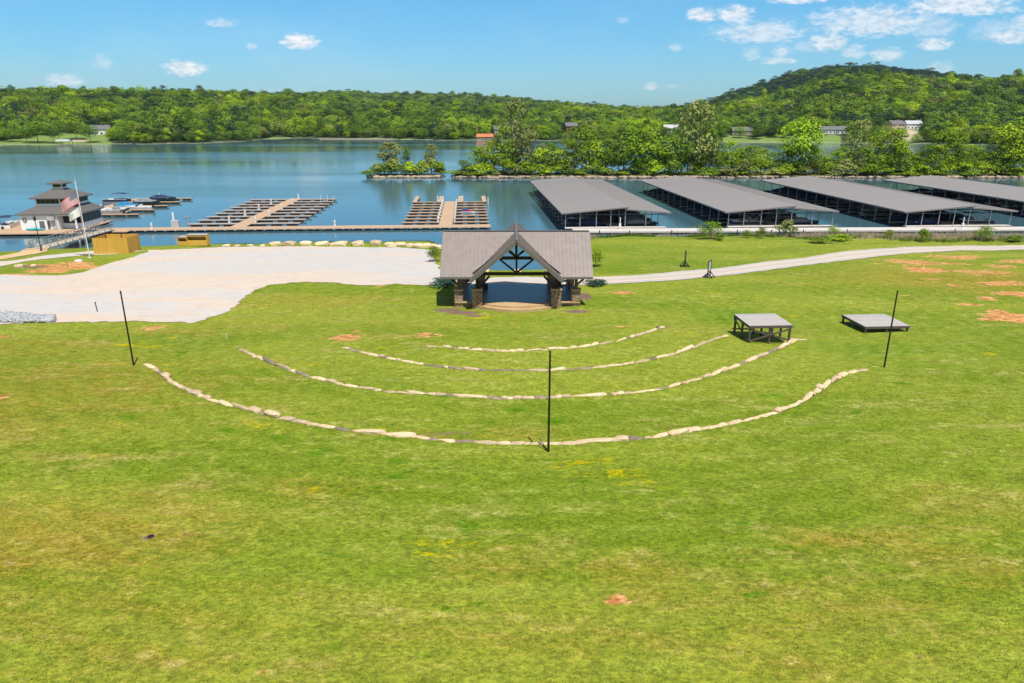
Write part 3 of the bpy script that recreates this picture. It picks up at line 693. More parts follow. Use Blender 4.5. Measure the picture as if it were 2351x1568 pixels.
def szw(H): return 'very tall' if H > 21 else 'tall' if H > 14.5 else 'medium' if H > 9 else 'short' if H > 6 else 'low'
def place_bw(x_px, top, wpx, ck, style, islet=False, dy=0):
    global NT
    Y = BY + dy + (2 if islet else 3); z0 = 1.0
    c, s = elev(x_px, 395); x = s * Y
    e_top, _ = elev(x_px, top); H = max(2.0, CAMZ + e_top * Y - z0); W = wpx / F * Y * 1.02 / .78
    return Vector((x, Y, z0)), H, W
lm = [(838,'at the open-water end'),(1030,'on the islet by the gap'),(1110,'near the gap'),(1215,'left of covered dock one'),(1330,'behind the left slope of covered dock one'),(1440,'behind the right slope of covered dock one'),
      (1530,'between covered docks one and two'),(1620,'behind left half of covered dock two'),(1720,'behind right half of covered dock two'),(1800,'between covered docks two and three'),
      (1920,'behind left half of covered dock three'),(2060,'behind right half of covered dock three'),(2200,'behind left half of covered dock four'),(2300,'behind covered dock four near photo edge'),(9999,'at the right edge of the photo')]
def where(x):
    for a, t in lm:
        if x < a: return t
# x, top, width px, colour, style
BWT = [(898,322,44,'olive','t',1),(934,338,18,'mid','t',1),(991,326,24,'olive','t',1),(1013,372,16,'mid','t',1),
 (1098,335,46,'mid','r'),(1066,365,30,'mid','r'),(1135,318,54,'bright','s'),(1180,226,74,'olive','s'),(1183,322,22,'blue','c'),(1155,285,60,'bright','s'),(1215,300,70,'olive','s'),(1245,335,54,'bright','r'),
 (1285,340,60,'bright','s'),(1320,330,56,'olive','s'),(1345,285,70,'mid','r'),(1375,345,50,'mid','r'),(1405,330,56,'bright','s'),(1430,345,46,'deep','r'),(1468,282,92,'bright','r'),(1505,330,60,'bright','r'),(1540,300,70,'mid','r'),
 (1562,345,50,'deep','r'),(1592,228,84,'olive','r'),(1620,290,60,'mid','s'),(1650,345,50,'bright','s'),(1672,320,50,'bright','s'),(1700,335,56,'mid','r'),(1735,350,60,'bright','r'),(1760,360,44,'bright','s'),
 (1832,263,82,'bright','r'),(1850,330,60,'mid','s'),(1885,355,50,'mid','s'),(1915,345,46,'bright','s'),(1962,272,56,'olive','s'),(1945,360,46,'mid','s'),(1990,345,50,'bright','s'),(2035,290,84,'bright','s'),(2058,340,60,'mid','s'),(2090,355,46,'bright','s'),
 (2125,330,50,'mid','s'),(2165,298,80,'bright','s'),(2200,345,50,'bright','s'),(2235,335,46,'mid','s'),(2262,362,40,'bright','s'),(2305,282,96,'bright','r'),(2290,330,70,'deep','r'),(2345,262,90,'mid','r'),(2362,330,70,'bright','r'),(2400,290,90,'mid','r'),
 (1110,350,50,'bright','r'),(1160,345,56,'mid','r'),(1195,350,50,'olive','s'),(1228,350,46,'mid','r'),(1265,325,56,'mid','s'),(1305,315,60,'bright','s'),(1360,320,56,'bright','r'),(1390,312,52,'mid','s'),(1420,318,60,'mid','r'),(1450,330,56,'mid','r'),(1490,312,60,'mid','s'),
 (1525,335,50,'bright','r'),(1552,325,56,'bright','s'),(1578,320,50,'mid','r'),(1605,330,56,'bright','r'),(1635,320,50,'olive','s'),(1660,352,46,'mid','r'),(1685,345,50,'bright','s'),(1720,332,50,'mid','s'),(1745,338,46,'bright','s'),(1775,350,46,'mid','s'),(1815,335,50,'deep','r'),(1868,340,50,'bright','s'),
 (1900,360,44,'mid','r'),(1930,335,50,'mid','s'),(1975,335,50,'mid','s'),(2010,325,56,'bright','s'),(2050,318,56,'bright','r'),(2075,345,46,'olive','s'),(2108,345,44,'mid','s'),(2145,330,56,'bright','s'),(2182,325,56,'mid','s'),(2218,330,50,'bright','s'),(2250,345,46,'mid','r'),(2275,345,50,'bright','s'),(2325,300,70,'mid','r'),
 (1300,370,50,'bright','r'),(1080,378,30,'bright','r'),(1480,362,50,'bright','r'),(1600,368,50,'bright','r'),(1520,368,44,'mid','r'),(1790,366,50,'bright','s'),(1810,372,44,'bright','r')]
for i, t in enumerate(BWT):
    x, top, w, ck, st = t[:5]; isl = len(t) > 5
    loc, H, W = place_bw(x, top, w, ck, st, isl, random.uniform(-2, 3) if not isl else random.uniform(-1, 1.5))
    if st == 't': cm, tr, b = CRT[ck][i % 2], TRP, .10; W *= 1.5; nm = 'slender_tree'
    elif st == 's': cm, tr, b = CRS[ck][i % 2], TRP, .08; W *= 1.05; nm = 'deciduous_tree'
    elif st == 'c': cm, tr, b = CRC[0], TR[0], .05; W *= 1.6; nm = 'cypress_tree'
    else: cm, tr, b = CR[ck][i % 3], TR[i % 3], .10; W *= .95; nm = 'deciduous_tree'
    adj = {'t': 'narrow', 's': 'loose airy', 'c': 'dark pointed', 'r': 'full rounded'}[st]
    rank = sorted([q for q in BWT if where(q[0]) == where(x)], key=lambda q: q[0]).index(t) + 1
    rk = ['first', 'second', 'third', 'fourth', 'fifth', 'sixth', 'seventh', 'eighth', 'ninth', 'tenth', 'eleventh', 'twelfth', 'thirteenth', 'fourteenth'][rank - 1]
    tree(nm, loc, H, W, cm, tr, random.uniform(0, 6.28), f'{szw(H)} {adj} {CN[ck]} tree {where(x)}, {rk} there', 'tree', 'trees on the islet' if isl else 'trees on the long breakwater', b); NT += 1
# shrubs along the breakwater
for i in range(14):
    x = 846 + i * 13; tp = [388,378,368,372,365,360,372,366,376,380,362,358,364,382][i]
    loc, H, W = place_bw(x, tp, 34, '', '', True, random.uniform(-2.4, -.5)); ck = ['mid', 'bright', 'olive'][i % 3]
    tree('shrub', loc - Vector((0, 0, .6)), H, W * .8, SHR[ck][i % 2], None, random.uniform(0, 6), f'{CN[ck]} bush on the small islet, one of the low bushes along its shore', 'bush', 'bushes on the islet', 0)
for i in range(86):
    x = 1042 + i * 15.6 + random.uniform(-4, 4); tp = random.choice([392, 388, 384, 378, 372, 366, 360]); tp = 392 if x < 1062 else tp
    loc, H, W = place_bw(x, tp, random.uniform(34, 56), '', '', False, random.uniform(-4.8, -1)); ck = random.choice(['mid', 'bright', 'bright', 'olive'])
    tree('shrub', loc - Vector((0, 0, .6)), H, W * .75, SHR[ck][i % 2], None, random.uniform(0, 6), f'{szw(H)} {CN[ck]} breakwater bush {where(x)}', 'bush', 'bushes along the long breakwater', 0)
# ------------------------------------------------------------ far forest
FCR = [CR['mid'][0], CR['mid'][1], CR['deep'][1], CR['bright'][2], CR['mid'][2], CR['olive'][0], CR['deep'][2], CR['bright'][0], CR['blue'][0]]
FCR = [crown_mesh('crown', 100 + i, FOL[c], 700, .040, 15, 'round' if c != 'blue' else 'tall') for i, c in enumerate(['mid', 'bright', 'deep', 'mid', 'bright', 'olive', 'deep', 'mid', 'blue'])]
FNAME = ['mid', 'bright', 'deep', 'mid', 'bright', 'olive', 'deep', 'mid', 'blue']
HOUSES = [ # az from px, depth behind shore, width, depth, h, kind
 (232, 75, 16, 10, 5, 'white', 'dgrey', 'white house half hidden in trees on the left far shore'),
 (1113, 12, 15, 8, 2.4, 'tan', 'orange_roof', 'waterside house with bright orange roof behind the breakwater gap'),
 (1150, 50, 15, 10, 6, 'tan', 'dgrey', 'grey roofed house above the orange roofed one'),
 (1310, 60, 12, 10, 8, 'brick', 'dgrey', 'brown brick house between trees on the far shore'),
 (1540, 70, 14, 10, 6, 'white', 'lgrey', 'white gabled house among trees left of the hill'),
 (1703, 62, 18, 10, 4, 'tan', 'dgrey', 'brown roofed house behind the far lawn, left of the long white house'),
 (1912, 52, 24, 9, 4, 'white', 'dgrey', 'long low white house on the far lawn under the hill'),
 (2052, 95, 14, 10, 6, 'tan', 'dgrey', 'tan house left on the cleared lot at the hill foot'),
 (2092, 110, 14, 9, 5, 'white', 'lgrey', 'pale house right on the cleared lot at the hill foot')]
HPOS = []
for (px, s, w, d, h, wm_, rm, lb_) in HOUSES:
    a = elev(px, 300)[1]; x, y, z = fz(a, s); HPOS.append((a, s, w, x, y, z))
def free(a, s, y, m=0):
    if clearf(np.array([a]), np.array([s]))[0] > .35: return False
    for (ha, hs, w, x, y_, z) in HPOS:
        if abs(a - ha) * y < w * .62 + 3 and hs - 45 < s < hs + 12: return False
    return True
# about 200 single trees along the front of the far shore
SHPX = []
def inview(a): return -.72 < a < .73
rowi = 0; farn = 0; TAKEN = []
secs = [(-1, 'at the left photo edge'), (215, 'right of the left far lawn'), (560, 'at the small point of the left shore'), (740, 'behind the long low seawall'), (910, 'left of the islet'), (1030, 'behind the islet'), (1200, 'behind the breakwater gap'),
        (1450, 'behind the first covered dock'), (1640, 'left of the far right lawn'), (1950, 'around the long white house lawn'), (2150, 'below the hill at the right'), (9999, '')]
def wherefar(px):
    r = secs[0][1]
    for a, t in secs:
        if px >= a and t: r = t
    return r
lawnT = [(25,318,34,'mid'),(85,312,56,'mid'),(60,318,30,'bright'),(175,312,42,'mid'),(205,310,44,'deep'),(120,312,36,'deep'),(1735,318,36,'deep'),(1775,318,34,'deep'),(1700,318,30,'mid'),(1870,316,30,'mid'),(1662,318,34,'mid'),(590,318,24,'bright'),(600,316,26,'olive'),(1805,320,30,'bright')]
for (px, py, wpx, ck) in lawnT:
    a = elev(px, py)[1]; s = 14 + (hash(px) % 20) if px < 700 else 34; x, y, z = fz(a, s); W = wpx / F * y * 1.0; H = W * random.uniform(.8, 1.0)
    tree('deciduous_tree', (x, y, z - .3), H, W * 1.25, random.choice(CR[ck]), random.choice(TR), random.uniform(0, 6), f'spreading {CN[ck]} lawn tree by the water, {wherefar(px)}', 'tree', 'trees on the far shore', .22); farn += 1; TAKEN.append((x, y))
for row, (s0, s1, n) in enumerate([(5, 12, 105), (14, 26, 76)]):
    for i in range(n):
        a = -.715 + 1.44 * (i + random.uniform(.15, .85)) / n; s = random.uniform(s0, s1)
        x, y, z = fz(a, s)
        if not free(a, s, y): continue
        if any((x - q[0]) ** 2 + (y - q[1]) ** 2 < 20 for q in TAKEN): continue
        if NT + farn >= 288: break
        ck = random.choice(['mid', 'mid', 'deep', 'bright', 'bright', 'deep', 'olive']); H = random.uniform(8, 14) * (1.0 if row else .85); W = H * random.uniform(.95, 1.35)
        pxv = CXP + a * 1660; TAKEN.append((x, y))
        tree('deciduous_tree', (x, y, z - .4), H, W, random.choice(CR[ck]), random.choice(TR), random.uniform(0, 6.28), f'{szw(H)} {CN[ck]} {"waterside" if not row else "second-row"} far-shore tree {wherefar(pxv)}', 'tree', 'trees on the far shore', .04 if not row else .1); farn += 1
# the rest of the woods: one object
pts = []; sc_ = []; rz_ = []; ix_ = []
Y = 0; s = 12.0
rs = np.random.default_rng(5)
while s < 2900:
    ym = 620 + s; sp_x = 9.0 * math.sqrt(max(1, ym / 620)) * (1.0 if s < 900 else 1.25)
    n = int(1.80 * ym / sp_x)
    aa = -.90 + 1.80 * (np.arange(n) + rs.uniform(-.45, .45, n)) / n; s_ = s + rs.uniform(-.45, .45, n) * sp_x
    yy = ysh(aa) + 6 * np.sin(aa * 90) + 2.5 * np.sin(aa * 260) + s_
    r1 = R1F(aa); r2 = R2F(aa)
    keep = (yy < r1 + 130) | ((yy > r2 - 750) & (yy < r2 + 60))
    keep &= clearf(aa, s_) < .3
    for (ha, hs, w, x, y_, z) in HPOS: keep &= ~((np.abs(aa - ha) * yy < w * .62 + 3) & (s_ > hs - 45) & (s_ < hs + 12))
    aa, yy, s_ = aa[keep], yy[keep], s_[keep]; k = len(aa)
    if k:
        zz = np.maximum(.5, farh(aa, yy)); xx = aa * yy
        if s < 60:
            kk = np.array([all((xx[i] - q[0]) ** 2 + (yy[i] - q[1]) ** 2 > 24 for q in TAKEN) for i in range(k)], bool)
            aa, yy, zz, xx = aa[kk], yy[kk], zz[kk], xx[kk]; k = len(aa)
        H = rs.uniform(8.0, 15.5, k) * np.interp(yy, [600, 1200, 2500], [1, 1.05, 1.3]) * (1 + .45 * (rs.random(k) < .10)); W = sp_x * rs.uniform(1.15, 2.3, k)
        pts.append(np.column_stack([xx, yy, zz - .5])); sc_.append(np.column_stack([W, W, H])); rz_.append(rs.uniform(0, 6.28, k))
        cl = np.array([noise.noise(Vector((xx[i] * .012, yy[i] * .012, 4))) for i in range(k)])
        ch = rs.random(k) + cl * .9
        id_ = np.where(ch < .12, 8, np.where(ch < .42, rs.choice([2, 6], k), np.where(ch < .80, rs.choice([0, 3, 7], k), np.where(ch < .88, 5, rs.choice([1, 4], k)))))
        id_ = np.where(yy > r2[keep][kk] - 800, rs.choice([2, 6, 2, 8, 0], k), id_) if s < 60 else np.where(yy > R2F(aa) - 800, rs.choice([2, 6, 2, 8, 0], k), id_); id_ = np.where((yy > R2F(aa) - 800) & (aa > .22), rs.choice([8, 8, 8, 8, 6], k), id_)  # right back ridge: mostly the darkest crowns, so cloud shade is painted into leaf colour
        ix_.append(id_)
    s += sp_x * .92
pts = np.concatenate(pts); sc_ = np.concatenate(sc_); rz_ = np.concatenate(rz_); ix_ = np.concatenate(ix_).astype(np.int32)
print('forest trees', len(pts), 'single', NT + farn)
# expand to one mesh with geometry nodes: crowns come from crowns of single trees in the scene
fm = bpy.data.meshes.new('forest'); fm.vertices.add(len(pts)); fm.vertices.foreach_set('co', pts.astype(np.float32).ravel())
def addat(n, t, arr, key):
    a = fm.attributes.new(n, t, 'POINT'); a.data.foreach_set(key, np.ascontiguousarray(arr).ravel())
addat('tsc', 'FLOAT_VECTOR', sc_.astype(np.float32), 'vector'); addat('trz', 'FLOAT', rz_.astype(np.float32), 'value'); addat('tix', 'INT', ix_, 'value')
forest = bpy.data.objects.new('forest', fm); COL.objects.link(forest)
tag(forest, 'dense green woods covering the hills all along the far side of the lake', 'forest', kind='stuff')
# seed trees: nine real trees in the wood whose crowns are repeated
seedc = []
order = np.argsort(pts[:, 1]); used_i = []
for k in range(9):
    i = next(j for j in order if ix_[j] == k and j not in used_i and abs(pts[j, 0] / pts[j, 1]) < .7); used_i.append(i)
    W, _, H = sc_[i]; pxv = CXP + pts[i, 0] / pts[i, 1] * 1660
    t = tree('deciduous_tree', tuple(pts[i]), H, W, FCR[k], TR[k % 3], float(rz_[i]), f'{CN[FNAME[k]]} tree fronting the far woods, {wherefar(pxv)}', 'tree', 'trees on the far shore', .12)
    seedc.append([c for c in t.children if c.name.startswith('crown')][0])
ng = bpy.data.node_groups.new('forest', 'GeometryNodeTree')
ng.interface.new_socket('Geometry', in_out='INPUT', socket_type='NodeSocketGeometry'); ng.interface.new_socket('Geometry', in_out='OUTPUT', socket_type='NodeSocketGeometry')
gi = ng.nodes.new('NodeGroupInput'); go = ng.nodes.new('NodeGroupOutput')
jn = ng.nodes.new('GeometryNodeJoinGeometry')
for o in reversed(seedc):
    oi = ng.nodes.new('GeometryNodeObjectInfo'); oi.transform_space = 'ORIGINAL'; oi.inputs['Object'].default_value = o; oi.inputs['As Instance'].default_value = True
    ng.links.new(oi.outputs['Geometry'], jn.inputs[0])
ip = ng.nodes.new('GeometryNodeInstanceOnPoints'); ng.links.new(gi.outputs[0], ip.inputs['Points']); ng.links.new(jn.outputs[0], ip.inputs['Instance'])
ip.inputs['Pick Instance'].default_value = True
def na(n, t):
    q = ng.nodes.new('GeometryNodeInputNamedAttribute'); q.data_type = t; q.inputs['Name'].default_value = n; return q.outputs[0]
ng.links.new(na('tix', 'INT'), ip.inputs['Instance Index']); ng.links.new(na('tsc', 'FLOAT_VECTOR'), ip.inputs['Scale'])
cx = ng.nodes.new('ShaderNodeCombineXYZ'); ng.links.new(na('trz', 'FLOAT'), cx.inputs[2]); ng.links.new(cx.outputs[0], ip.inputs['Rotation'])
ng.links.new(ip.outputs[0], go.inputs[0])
md = forest.modifiers.new('woods', 'NODES'); md.node_group = ng
# houses
for (px, s, w, d, h, wmn, rm, lb_), (a, _, _, x, y, z) in zip(HOUSES, HPOS):
    rt = empty('house', (x, y, z - .3), random.uniform(-.3, .3), lb_, 'house', 'houses on the far shore')
    m = MB(); m.box((0, 0, h / 2), (w, d, h)); rh = d * .30
    m.add([(-w/2, -d/2, h), (-w/2, d/2, h), (-w/2, 0, h + rh), (w/2, -d/2, h), (w/2, d/2, h), (w/2, 0, h + rh)], [(0, 2, 1), (3, 4, 5)]); m.build('wall', M[wmn], rt)
    m = MB(); e = .6; zz_ = h - e * rh / (d / 2)
    for sg in (-1, 1): m.poly([(-w/2 - e, sg * (d/2 + e), zz_ + .2), (w/2 + e, sg * (d/2 + e), zz_ + .2), (w/2 + e, 0, h + rh + .2), (-w/2 - e, 0, h + rh + .2)], .2)
    rf = m.build('roof', M[rm], rt); m = MB(); m.box((w * .25, 1, h + rh + .3), (1, 1, 1.8)); m.build('chimney', M['brick'], rf)
    nwin = int(w / 3.4)
    for i in range(nwin):
        for fl_ in range(1 if h < 5.5 else 2):
            m = MB(); cx_ = -w/2 + (i + .5) * w / nwin; m.box((cx_, -d/2 - .05, 1.5 + fl_ * 2.9), (1.5, .1, 1.3)); f_ = m.build('window', M['white'], rt)
            m = MB(); m.box((cx_, -d/2 - .11, 1.5 + fl_ * 2.9), (1.25, .06, 1.05)); m.build('pane', M['glass'], f_)
    m = MB(); m.box((w * .08, -d/2 - .06, 1.05), (1, .08, 2.1)); m.build('door', M['dgrey'], rt)
# seawall and a small covered boat landing on the left far shore
m = MB(); q0 = P(735, 319); q1 = P(905, 320)
m.box((0, 0, .3), ((q1 - q0).length, 1.2, 1.0)); tag(m.build('seawall', M['tan'], loc=((q0 + q1) / 2 + Vector((0, -2, 0))), rz=math.atan2(q1.y - q0.y, q1.x - q0.x)), 'long low pale seawall along the lawn of the far shore', 'wall')
lp = P(154, 333); rt = empty('boathouse', (lp.x, lp.y - 3, 0), .1, 'small dark covered boat landing at the left far shore lawn', 'boathouse')
m = MB(); m.box((0, 0, .35), (9, 6, .3)); m.build('platform', M['deck_dark'], rt)
m = MB(); m.poly([(-5, -3.4, 3.2), (5, -3.4, 3.2), (5, 0, 4.3), (-5, 0, 4.3)], .15); m.poly([(-5, 3.4, 3.2), (5, 3.4, 3.2), (5, 0, 4.3), (-5, 0, 4.3)], .15); m.build('roof', M['lgrey'], rt)
for a, b in ((-4.5, -3), (4.5, -3), (-4.5, 3), (4.5, 3), (0, -3)):
    m = MB(); m.box((a, b, 1.8), (.25, .25, 2.9)); m.build('post', M['dgrey'], rt)
# ------------------------------------------------------------ pavilion
PX, PY = .45, 72.3; FZ0 = gz(PX, 72) + .0; FL = 3.92
pav = empty('pavilion', (PX, PY, FL), 0, 'open timber pavilion with grey metal cross-gable roof and stone piers', 'pavilion')
HW, RUN, ZR, KS, OV = 7.55, 4.5, 10.58 - FL, .86, 6.0
def zc(d): return ZR - KS * abs(d)
m = MB(); TH = .16
for sx_ in (-1, 1):
    for sy_ in (-1, 1):
        m.poly([(sx_ * HW, sy_ * RUN, zc(RUN)), (sx_ * RUN, sy_ * RUN, zc(RUN)), (0, 0, ZR), (sx_ * HW, 0, ZR)], TH)
        m.poly([(0, 0, ZR), (0, sy_ * OV, ZR), (sx_ * RUN, sy_ * OV, zc(RUN)), (sx_ * RUN, sy_ * RUN, zc(RUN))], TH)
        x = .2
        while x < HW:
            d1 = min(x, RUN); m.beam((sx_ * x, sy_ * 0, ZR + .02) if x > RUN else (sx_ * x, sy_ * x, zc(x) + .02), (sx_ * x, sy_ * RUN, zc(RUN) + .02), .035, .06) if x > RUN else None
            if x <= RUN: m.beam((sx_ * x, sy_ * .02, ZR + .02), (sx_ * x, sy_ * x, zc(x) + .02), .035, .06) if False else m.beam((sx_ * x, 0.0, ZR + .02), (sx_ * x, sy_ * (x), zc(x) + .02), .035, .06) if False else None
            x += .41
        # main slope seams inside the valley zone run from the ridge to the valley line
        x = .2
        while x < RUN:
            pass; x += .41
            if x < RUN: m.beam((sx_ * x, sy_ * x, zc(x) + .02), (sx_ * x, 0, ZR + .02), .035, .06) if False else None
        y = .2
        while y < OV:
            d_ = min(y, RUN); m.beam((0, sy_ * y, ZR + .02), (sx_ * d_, sy_ * y, zc(d_) + .02), .035, .06); y += .41
        x = .61
        while x < RUN:
            # cell between ridge (y=0) and valley belongs to the main slope: |x| > |y|
            m.beam((sx_ * x, 0, ZR + .02), (sx_ * x, sy_ * x * .999, zc(x) + .02), .035, .06); x += .41
rf = m.build('roof', M['roof_metal'], pav)
m = MB(); m.beam((-HW, 0, ZR + .05), (-.12, 0, ZR + .05), .26, .05); m.beam((.12, 0, ZR + .05), (HW, 0, ZR + .05), .26, .05); m.beam((0, -OV - .02, ZR + .07), (0, OV + .02, ZR + .06), .24, .05)
m.build('ridge_cap', M['ridge_metal'], rf)
m = MB()
for sx_ in (-1, 1):
    for sy_ in (-1, 1):
        m.beam((0, sy_ * (OV + .04), ZR - .12), (sx_ * (RUN + .03), sy_ * (OV + .04), zc(RUN) - .14), .09, .34, up=(0, 0, 1))
        m.beam((sx_ * (RUN + .05), sy_ * (RUN + .12), zc(RUN) - .09), (sx_ * (HW + .03), sy_ * (RUN + .04), zc(RUN) - .09), .09, .2)
        m.beam((sx_ * (RUN + .04), sy_ * RUN, zc(RUN) - .09), (sx_ * (RUN + .04), sy_ * OV, zc(RUN) - .09), .09, .2)
    m.beam((sx_ * (HW + .04), -RUN, zc(RUN) - .12), (sx_ * (HW + .04), 0, ZR - .12), .09, .26); m.beam((sx_ * (HW + .04), RUN, zc(RUN) - .12), (sx_ * (HW + .04), 0, ZR - .12), .09, .26)
m.build('fascia', M['ridge_metal'], rf)
# floor slab with stone skirt, and curved steps
m = MB(); m.box((.1, .25, -.12), (12.8, 8.1, .24)); m.build('floor', M['slate_floor'], pav)
m = MB(); m.box((.1, .25, -.62), (12.6, 7.9, .76)); m.build('foundation', M['stone_veneer'], pav)
def bow(y0, half, bulge, z, t, n=24, cx=0.05):
    p = [(cx - half, y0, z)]
    for i in range(n + 1):
        a = -1 + 2 * i / n; p.append((cx + a * half, y0 - .45 - bulge * (1 - a * a), z))
    p.append((cx + half, y0, z)); return p
m = MB(); m.poly(bow(-3.82, 3.35, 1.15, .012, .5), .5); m.build('step', M['tan_concrete'], pav)
m = MB(); m.poly(bow(-3.86, 3.95, 1.75, -.17, .5), .6); m.build('step', M['tan_concrete'], pav)
m = MB()
for x0, x1 in ((-6.25, -3.4), (3.5, 6.45)): m.box(((x0 + x1) / 2, -3.62, .02), (x1 - x0, .75, .09))
m.build('floor_border', M['tan_concrete'], pav)
PIERS = [(-5.85, -3.45, 1.25), (-3.95, -4.1, 1.45), (4.0, -4.1, 1.45), (6.05, -3.45, 1.25), (-5.85, 3.75, 1.25), (-3.95, 3.9, 1.45), (4.0, 3.9, 1.45), (6.05, 3.75, 1.25)]
ZP = zc(RUN) + .25
for (x, y, h) in PIERS:
    wd = .86 if abs(x) > 5 else 1.0
    m = MB(); m.box((x, y, h / 2 - .35), (wd, wd, h + .7)); pr = m.build('pier', M['stone_veneer'], pav)
    m = MB(); m.box((x, y, h + .05), (wd + .12, wd + .12, .12)); m.build('pier_cap', M['tan_concrete'], pr)
    m = MB(); m.box((x, y, (h + ZP) / 2), (.30, .30, ZP - h))
    m.build('timber_post', M['brown_timber'] if y < 0 and abs(x) > 5 else M['dark_timber'], pav)
    sx_ = 1 if x > 0 else -1
    if abs(x) > 5: m = MB(); m.beam((x, y, ZP - 1.35), (x + sx_ * 1.35, y, ZP - .1), .18); m.build('knee_brace', M['dark_timber'], pav)
    else: m = MB(); m.beam((x, y, ZP - 1.6), (x - sx_ * 1.25, y, ZP - .25), .2); m.build('knee_brace', M['dark_timber'], pav)
def truss(y, zb=ZP - .0):
    m = MB(); zt = ZR - .45; b = .27
    m.beam((-4.2, y, zb), (4.2, y, zb), b, .30)                        # tie beam
    col = zb + 1.62; hc = (ZR - .35 - col) / KS
    m.beam((-hc, y, col), (hc, y, col), .22, .24)
    m.beam((0, y, zb), (0, y, zt), .2, .22)
    for s_ in (-1, 1):
        m.beam((0, y, zb + .1), (s_ * 1.75, y, col - .1), .17, .17); m.beam((0, y, col + .08), (s_ * 1.0, y, col + 1.05), .15, .15)
        m.beam((s_ * 4.35, y, zb - .05), (0, y, ZR - .32), .22, .28)
    return m.build('truss', M['dark_timber'], pav)
truss(-4.1); truss(3.9); truss(-1.6, ZP + .35) if False else None
for y in (-3.45, 3.75):
    m = MB()
    for s_ in (-1, 1): m.beam((s_ * 4.1, y, ZP - .02), (s_ * 7.3, y, ZP - .02), .22, .28)
    m.build('eave_beam', M['dark_timber'], pav)
m = MB()
for x in (-7.1, -5.9, -4.7, 4.7, 5.9, 7.1):
    for s_ in (-1, 1): m.beam((x, s_ * (RUN - .1), zc(RUN) - .26), (x, 0, ZR - .3), .1, .16)
m.build('rafter', M['dark_timber'], pav)
# things under the roof
def stool(loc, rz, lb_):
    t = empty('bar_chair', loc, rz, lb_, 'chair', 'dark chairs under the pavilion roof'); m = MB(); m.box((0, 0, .62), (.46, .46, .05)); m.build('seat', M['black'], t)
    m = MB(); m.box((0, .21, .95), (.46, .04, .45)); m.build('backrest', M['black'], t)
    for a in (-1, 1):
        for b in (-1, 1): m = MB(); m.cyl((a * .2, b * .2, 0), (a * .18, b * .18, .6), .02, n=6); m.build('leg', M['black'], t)
    return t
t = empty('serving_table', (5.35, 74.2, FL), .0, 'dark wooden serving table under the right end of the pavilion roof', 'table')
m = MB(); m.box((0, 0, .92), (1.9, .8, .06)); m.build('tabletop', M['dgrey'], t)
for a in (-1, 1):
    for b in (-1, 1): m = MB(); m.box((a * .85, b * .33, .45), (.09, .09, .89)); m.build('leg', M['black'], t)
m = MB(); m.box((0, 0, .35), (1.7, .6, .04)); m.build('shelf', M['dgrey'], t)
stool((5.1, 72.6, FL), .2, 'dark high chair in front of the serving table in the pavilion')
stool((5.0, 71.2, FL), PI + .3, 'dark high chair nearest the right front stone piers of the pavilion')
stool((-4.7, 74.3, FL), .6, 'dark high chair at the left back of the pavilion')
stool((-3.9, 73.6, FL), -.8, 'dark high chair beside the black box in the pavilion')
m = MB(); m.box((0, 0, .3), (.62, .5, .6)); m.box((0, -.27, .3), (.52, .04, .5)); tag(m.build('speaker_box', M['black'], loc=(-2.95, 74.2, FL)), 'black box standing on the pavilion floor near the left inner pier', 'box')
def leafy(name, px, py, H, W, ck, lb_, grp='bushes beside the pavilion', style='shrub', pos=None, sink=.05):
    w_ = pos or G(px, py)
    w_ = [w_[0], w_[1]]
    while gz(w_[0], w_[1]) < .95: w_[0] *= .998; w_[1] *= .998
    cm = SHR[ck][px % 2] if style == 'shrub' else CR[ck][0]
    return tree(name, (w_[0], w_[1], gz(w_[0], w_[1]) - sink), H, W * (1.25 if style == 'shrub' else 1.7), cm, TR[0] if style != 'shrub' else None, random.uniform(0, 6), lb_, 'bush', grp, .0 if style == 'shrub' else .1)
SHR['deep'] = [crown_mesh('foliage', 90 + i, FOL['blue'], 700, .055, 10, 'shrub', 0, .2, .36) for i in range(2)]
leafy('shrub', 1025, 655, .9, 3.0, 'deep', 'low spreading dark bush at the left back corner of the pavilion')
leafy('shrub', 1368, 655, .7, 2.2, 'deep', 'low dark bush at the right back corner of the pavilion')
leafy('young_tree', 1367, 612, 2.6, 1.7, 'bright', 'young bright bush rising at the right side of the pavilion roof', style='x')
leafy('young_tree', 998, 600, 2.2, 1.5, 'mid', 'young bush at the left side of the pavilion roof by the gravel lot', style='x')

# ------------------------------------------------------------ string-light poles, stakes, signs, decks
def pole(px, py, h, lb_, r=.065):
    w_ = G(px, py); m = MB(); m.cyl((0, 0, -.3), (0, 0, h), r, r * .75, 10)
    t = empty('string_light_pole', w_, 0, lb_, 'pole', 'tall dark poles around the outer seating row'); m.build('shaft', M['pole_brown'], t)
    m = MB(); m.beam((0, -.1, h - .12), (0, .1, h - .12), .05, .05); m.build('hook', M['galv_dark'], t)
    m = MB(); m.cyl((-.06, .04, .08), (-.45, .5, .5), .025, .02, 6); m.build('guy_stake', M['pole_brown'], t) if px > 1000 and px < 1500 else None
pole(307, 839, 5.65, 'tall dark pole at the left end of the outermost stone row'); pole(1259, 1037, 5.5, 'tall dark pole in the middle, in front of the outermost stone row'); pole(2030, 843, 5.75, 'tall dark pole at the right end of the outermost stone row')
w_ = G(224, 716); m = MB(); m.cyl((0, 0, -.2), (-.06, 0, .95), .05, .05, 8); m.box((-.06, 0, .97), (.13, .13, .06)); tag(m.build('steel_stake', M['galv_dark'], loc=w_), 'short dark steel stake standing alone in the gravel lot', 'stake')
w_ = G(521, 777); m = MB(); m.cyl((0, 0, -.2), (0, 0, .42), .025, .025, 8); m.cyl((0, 0, .42), (0, 0, .47), .035, .02, 8); tag(m.build('marker_stake', M['white'], loc=w_), 'tiny pale marker stake in the grass above the third stone row', 'stake')
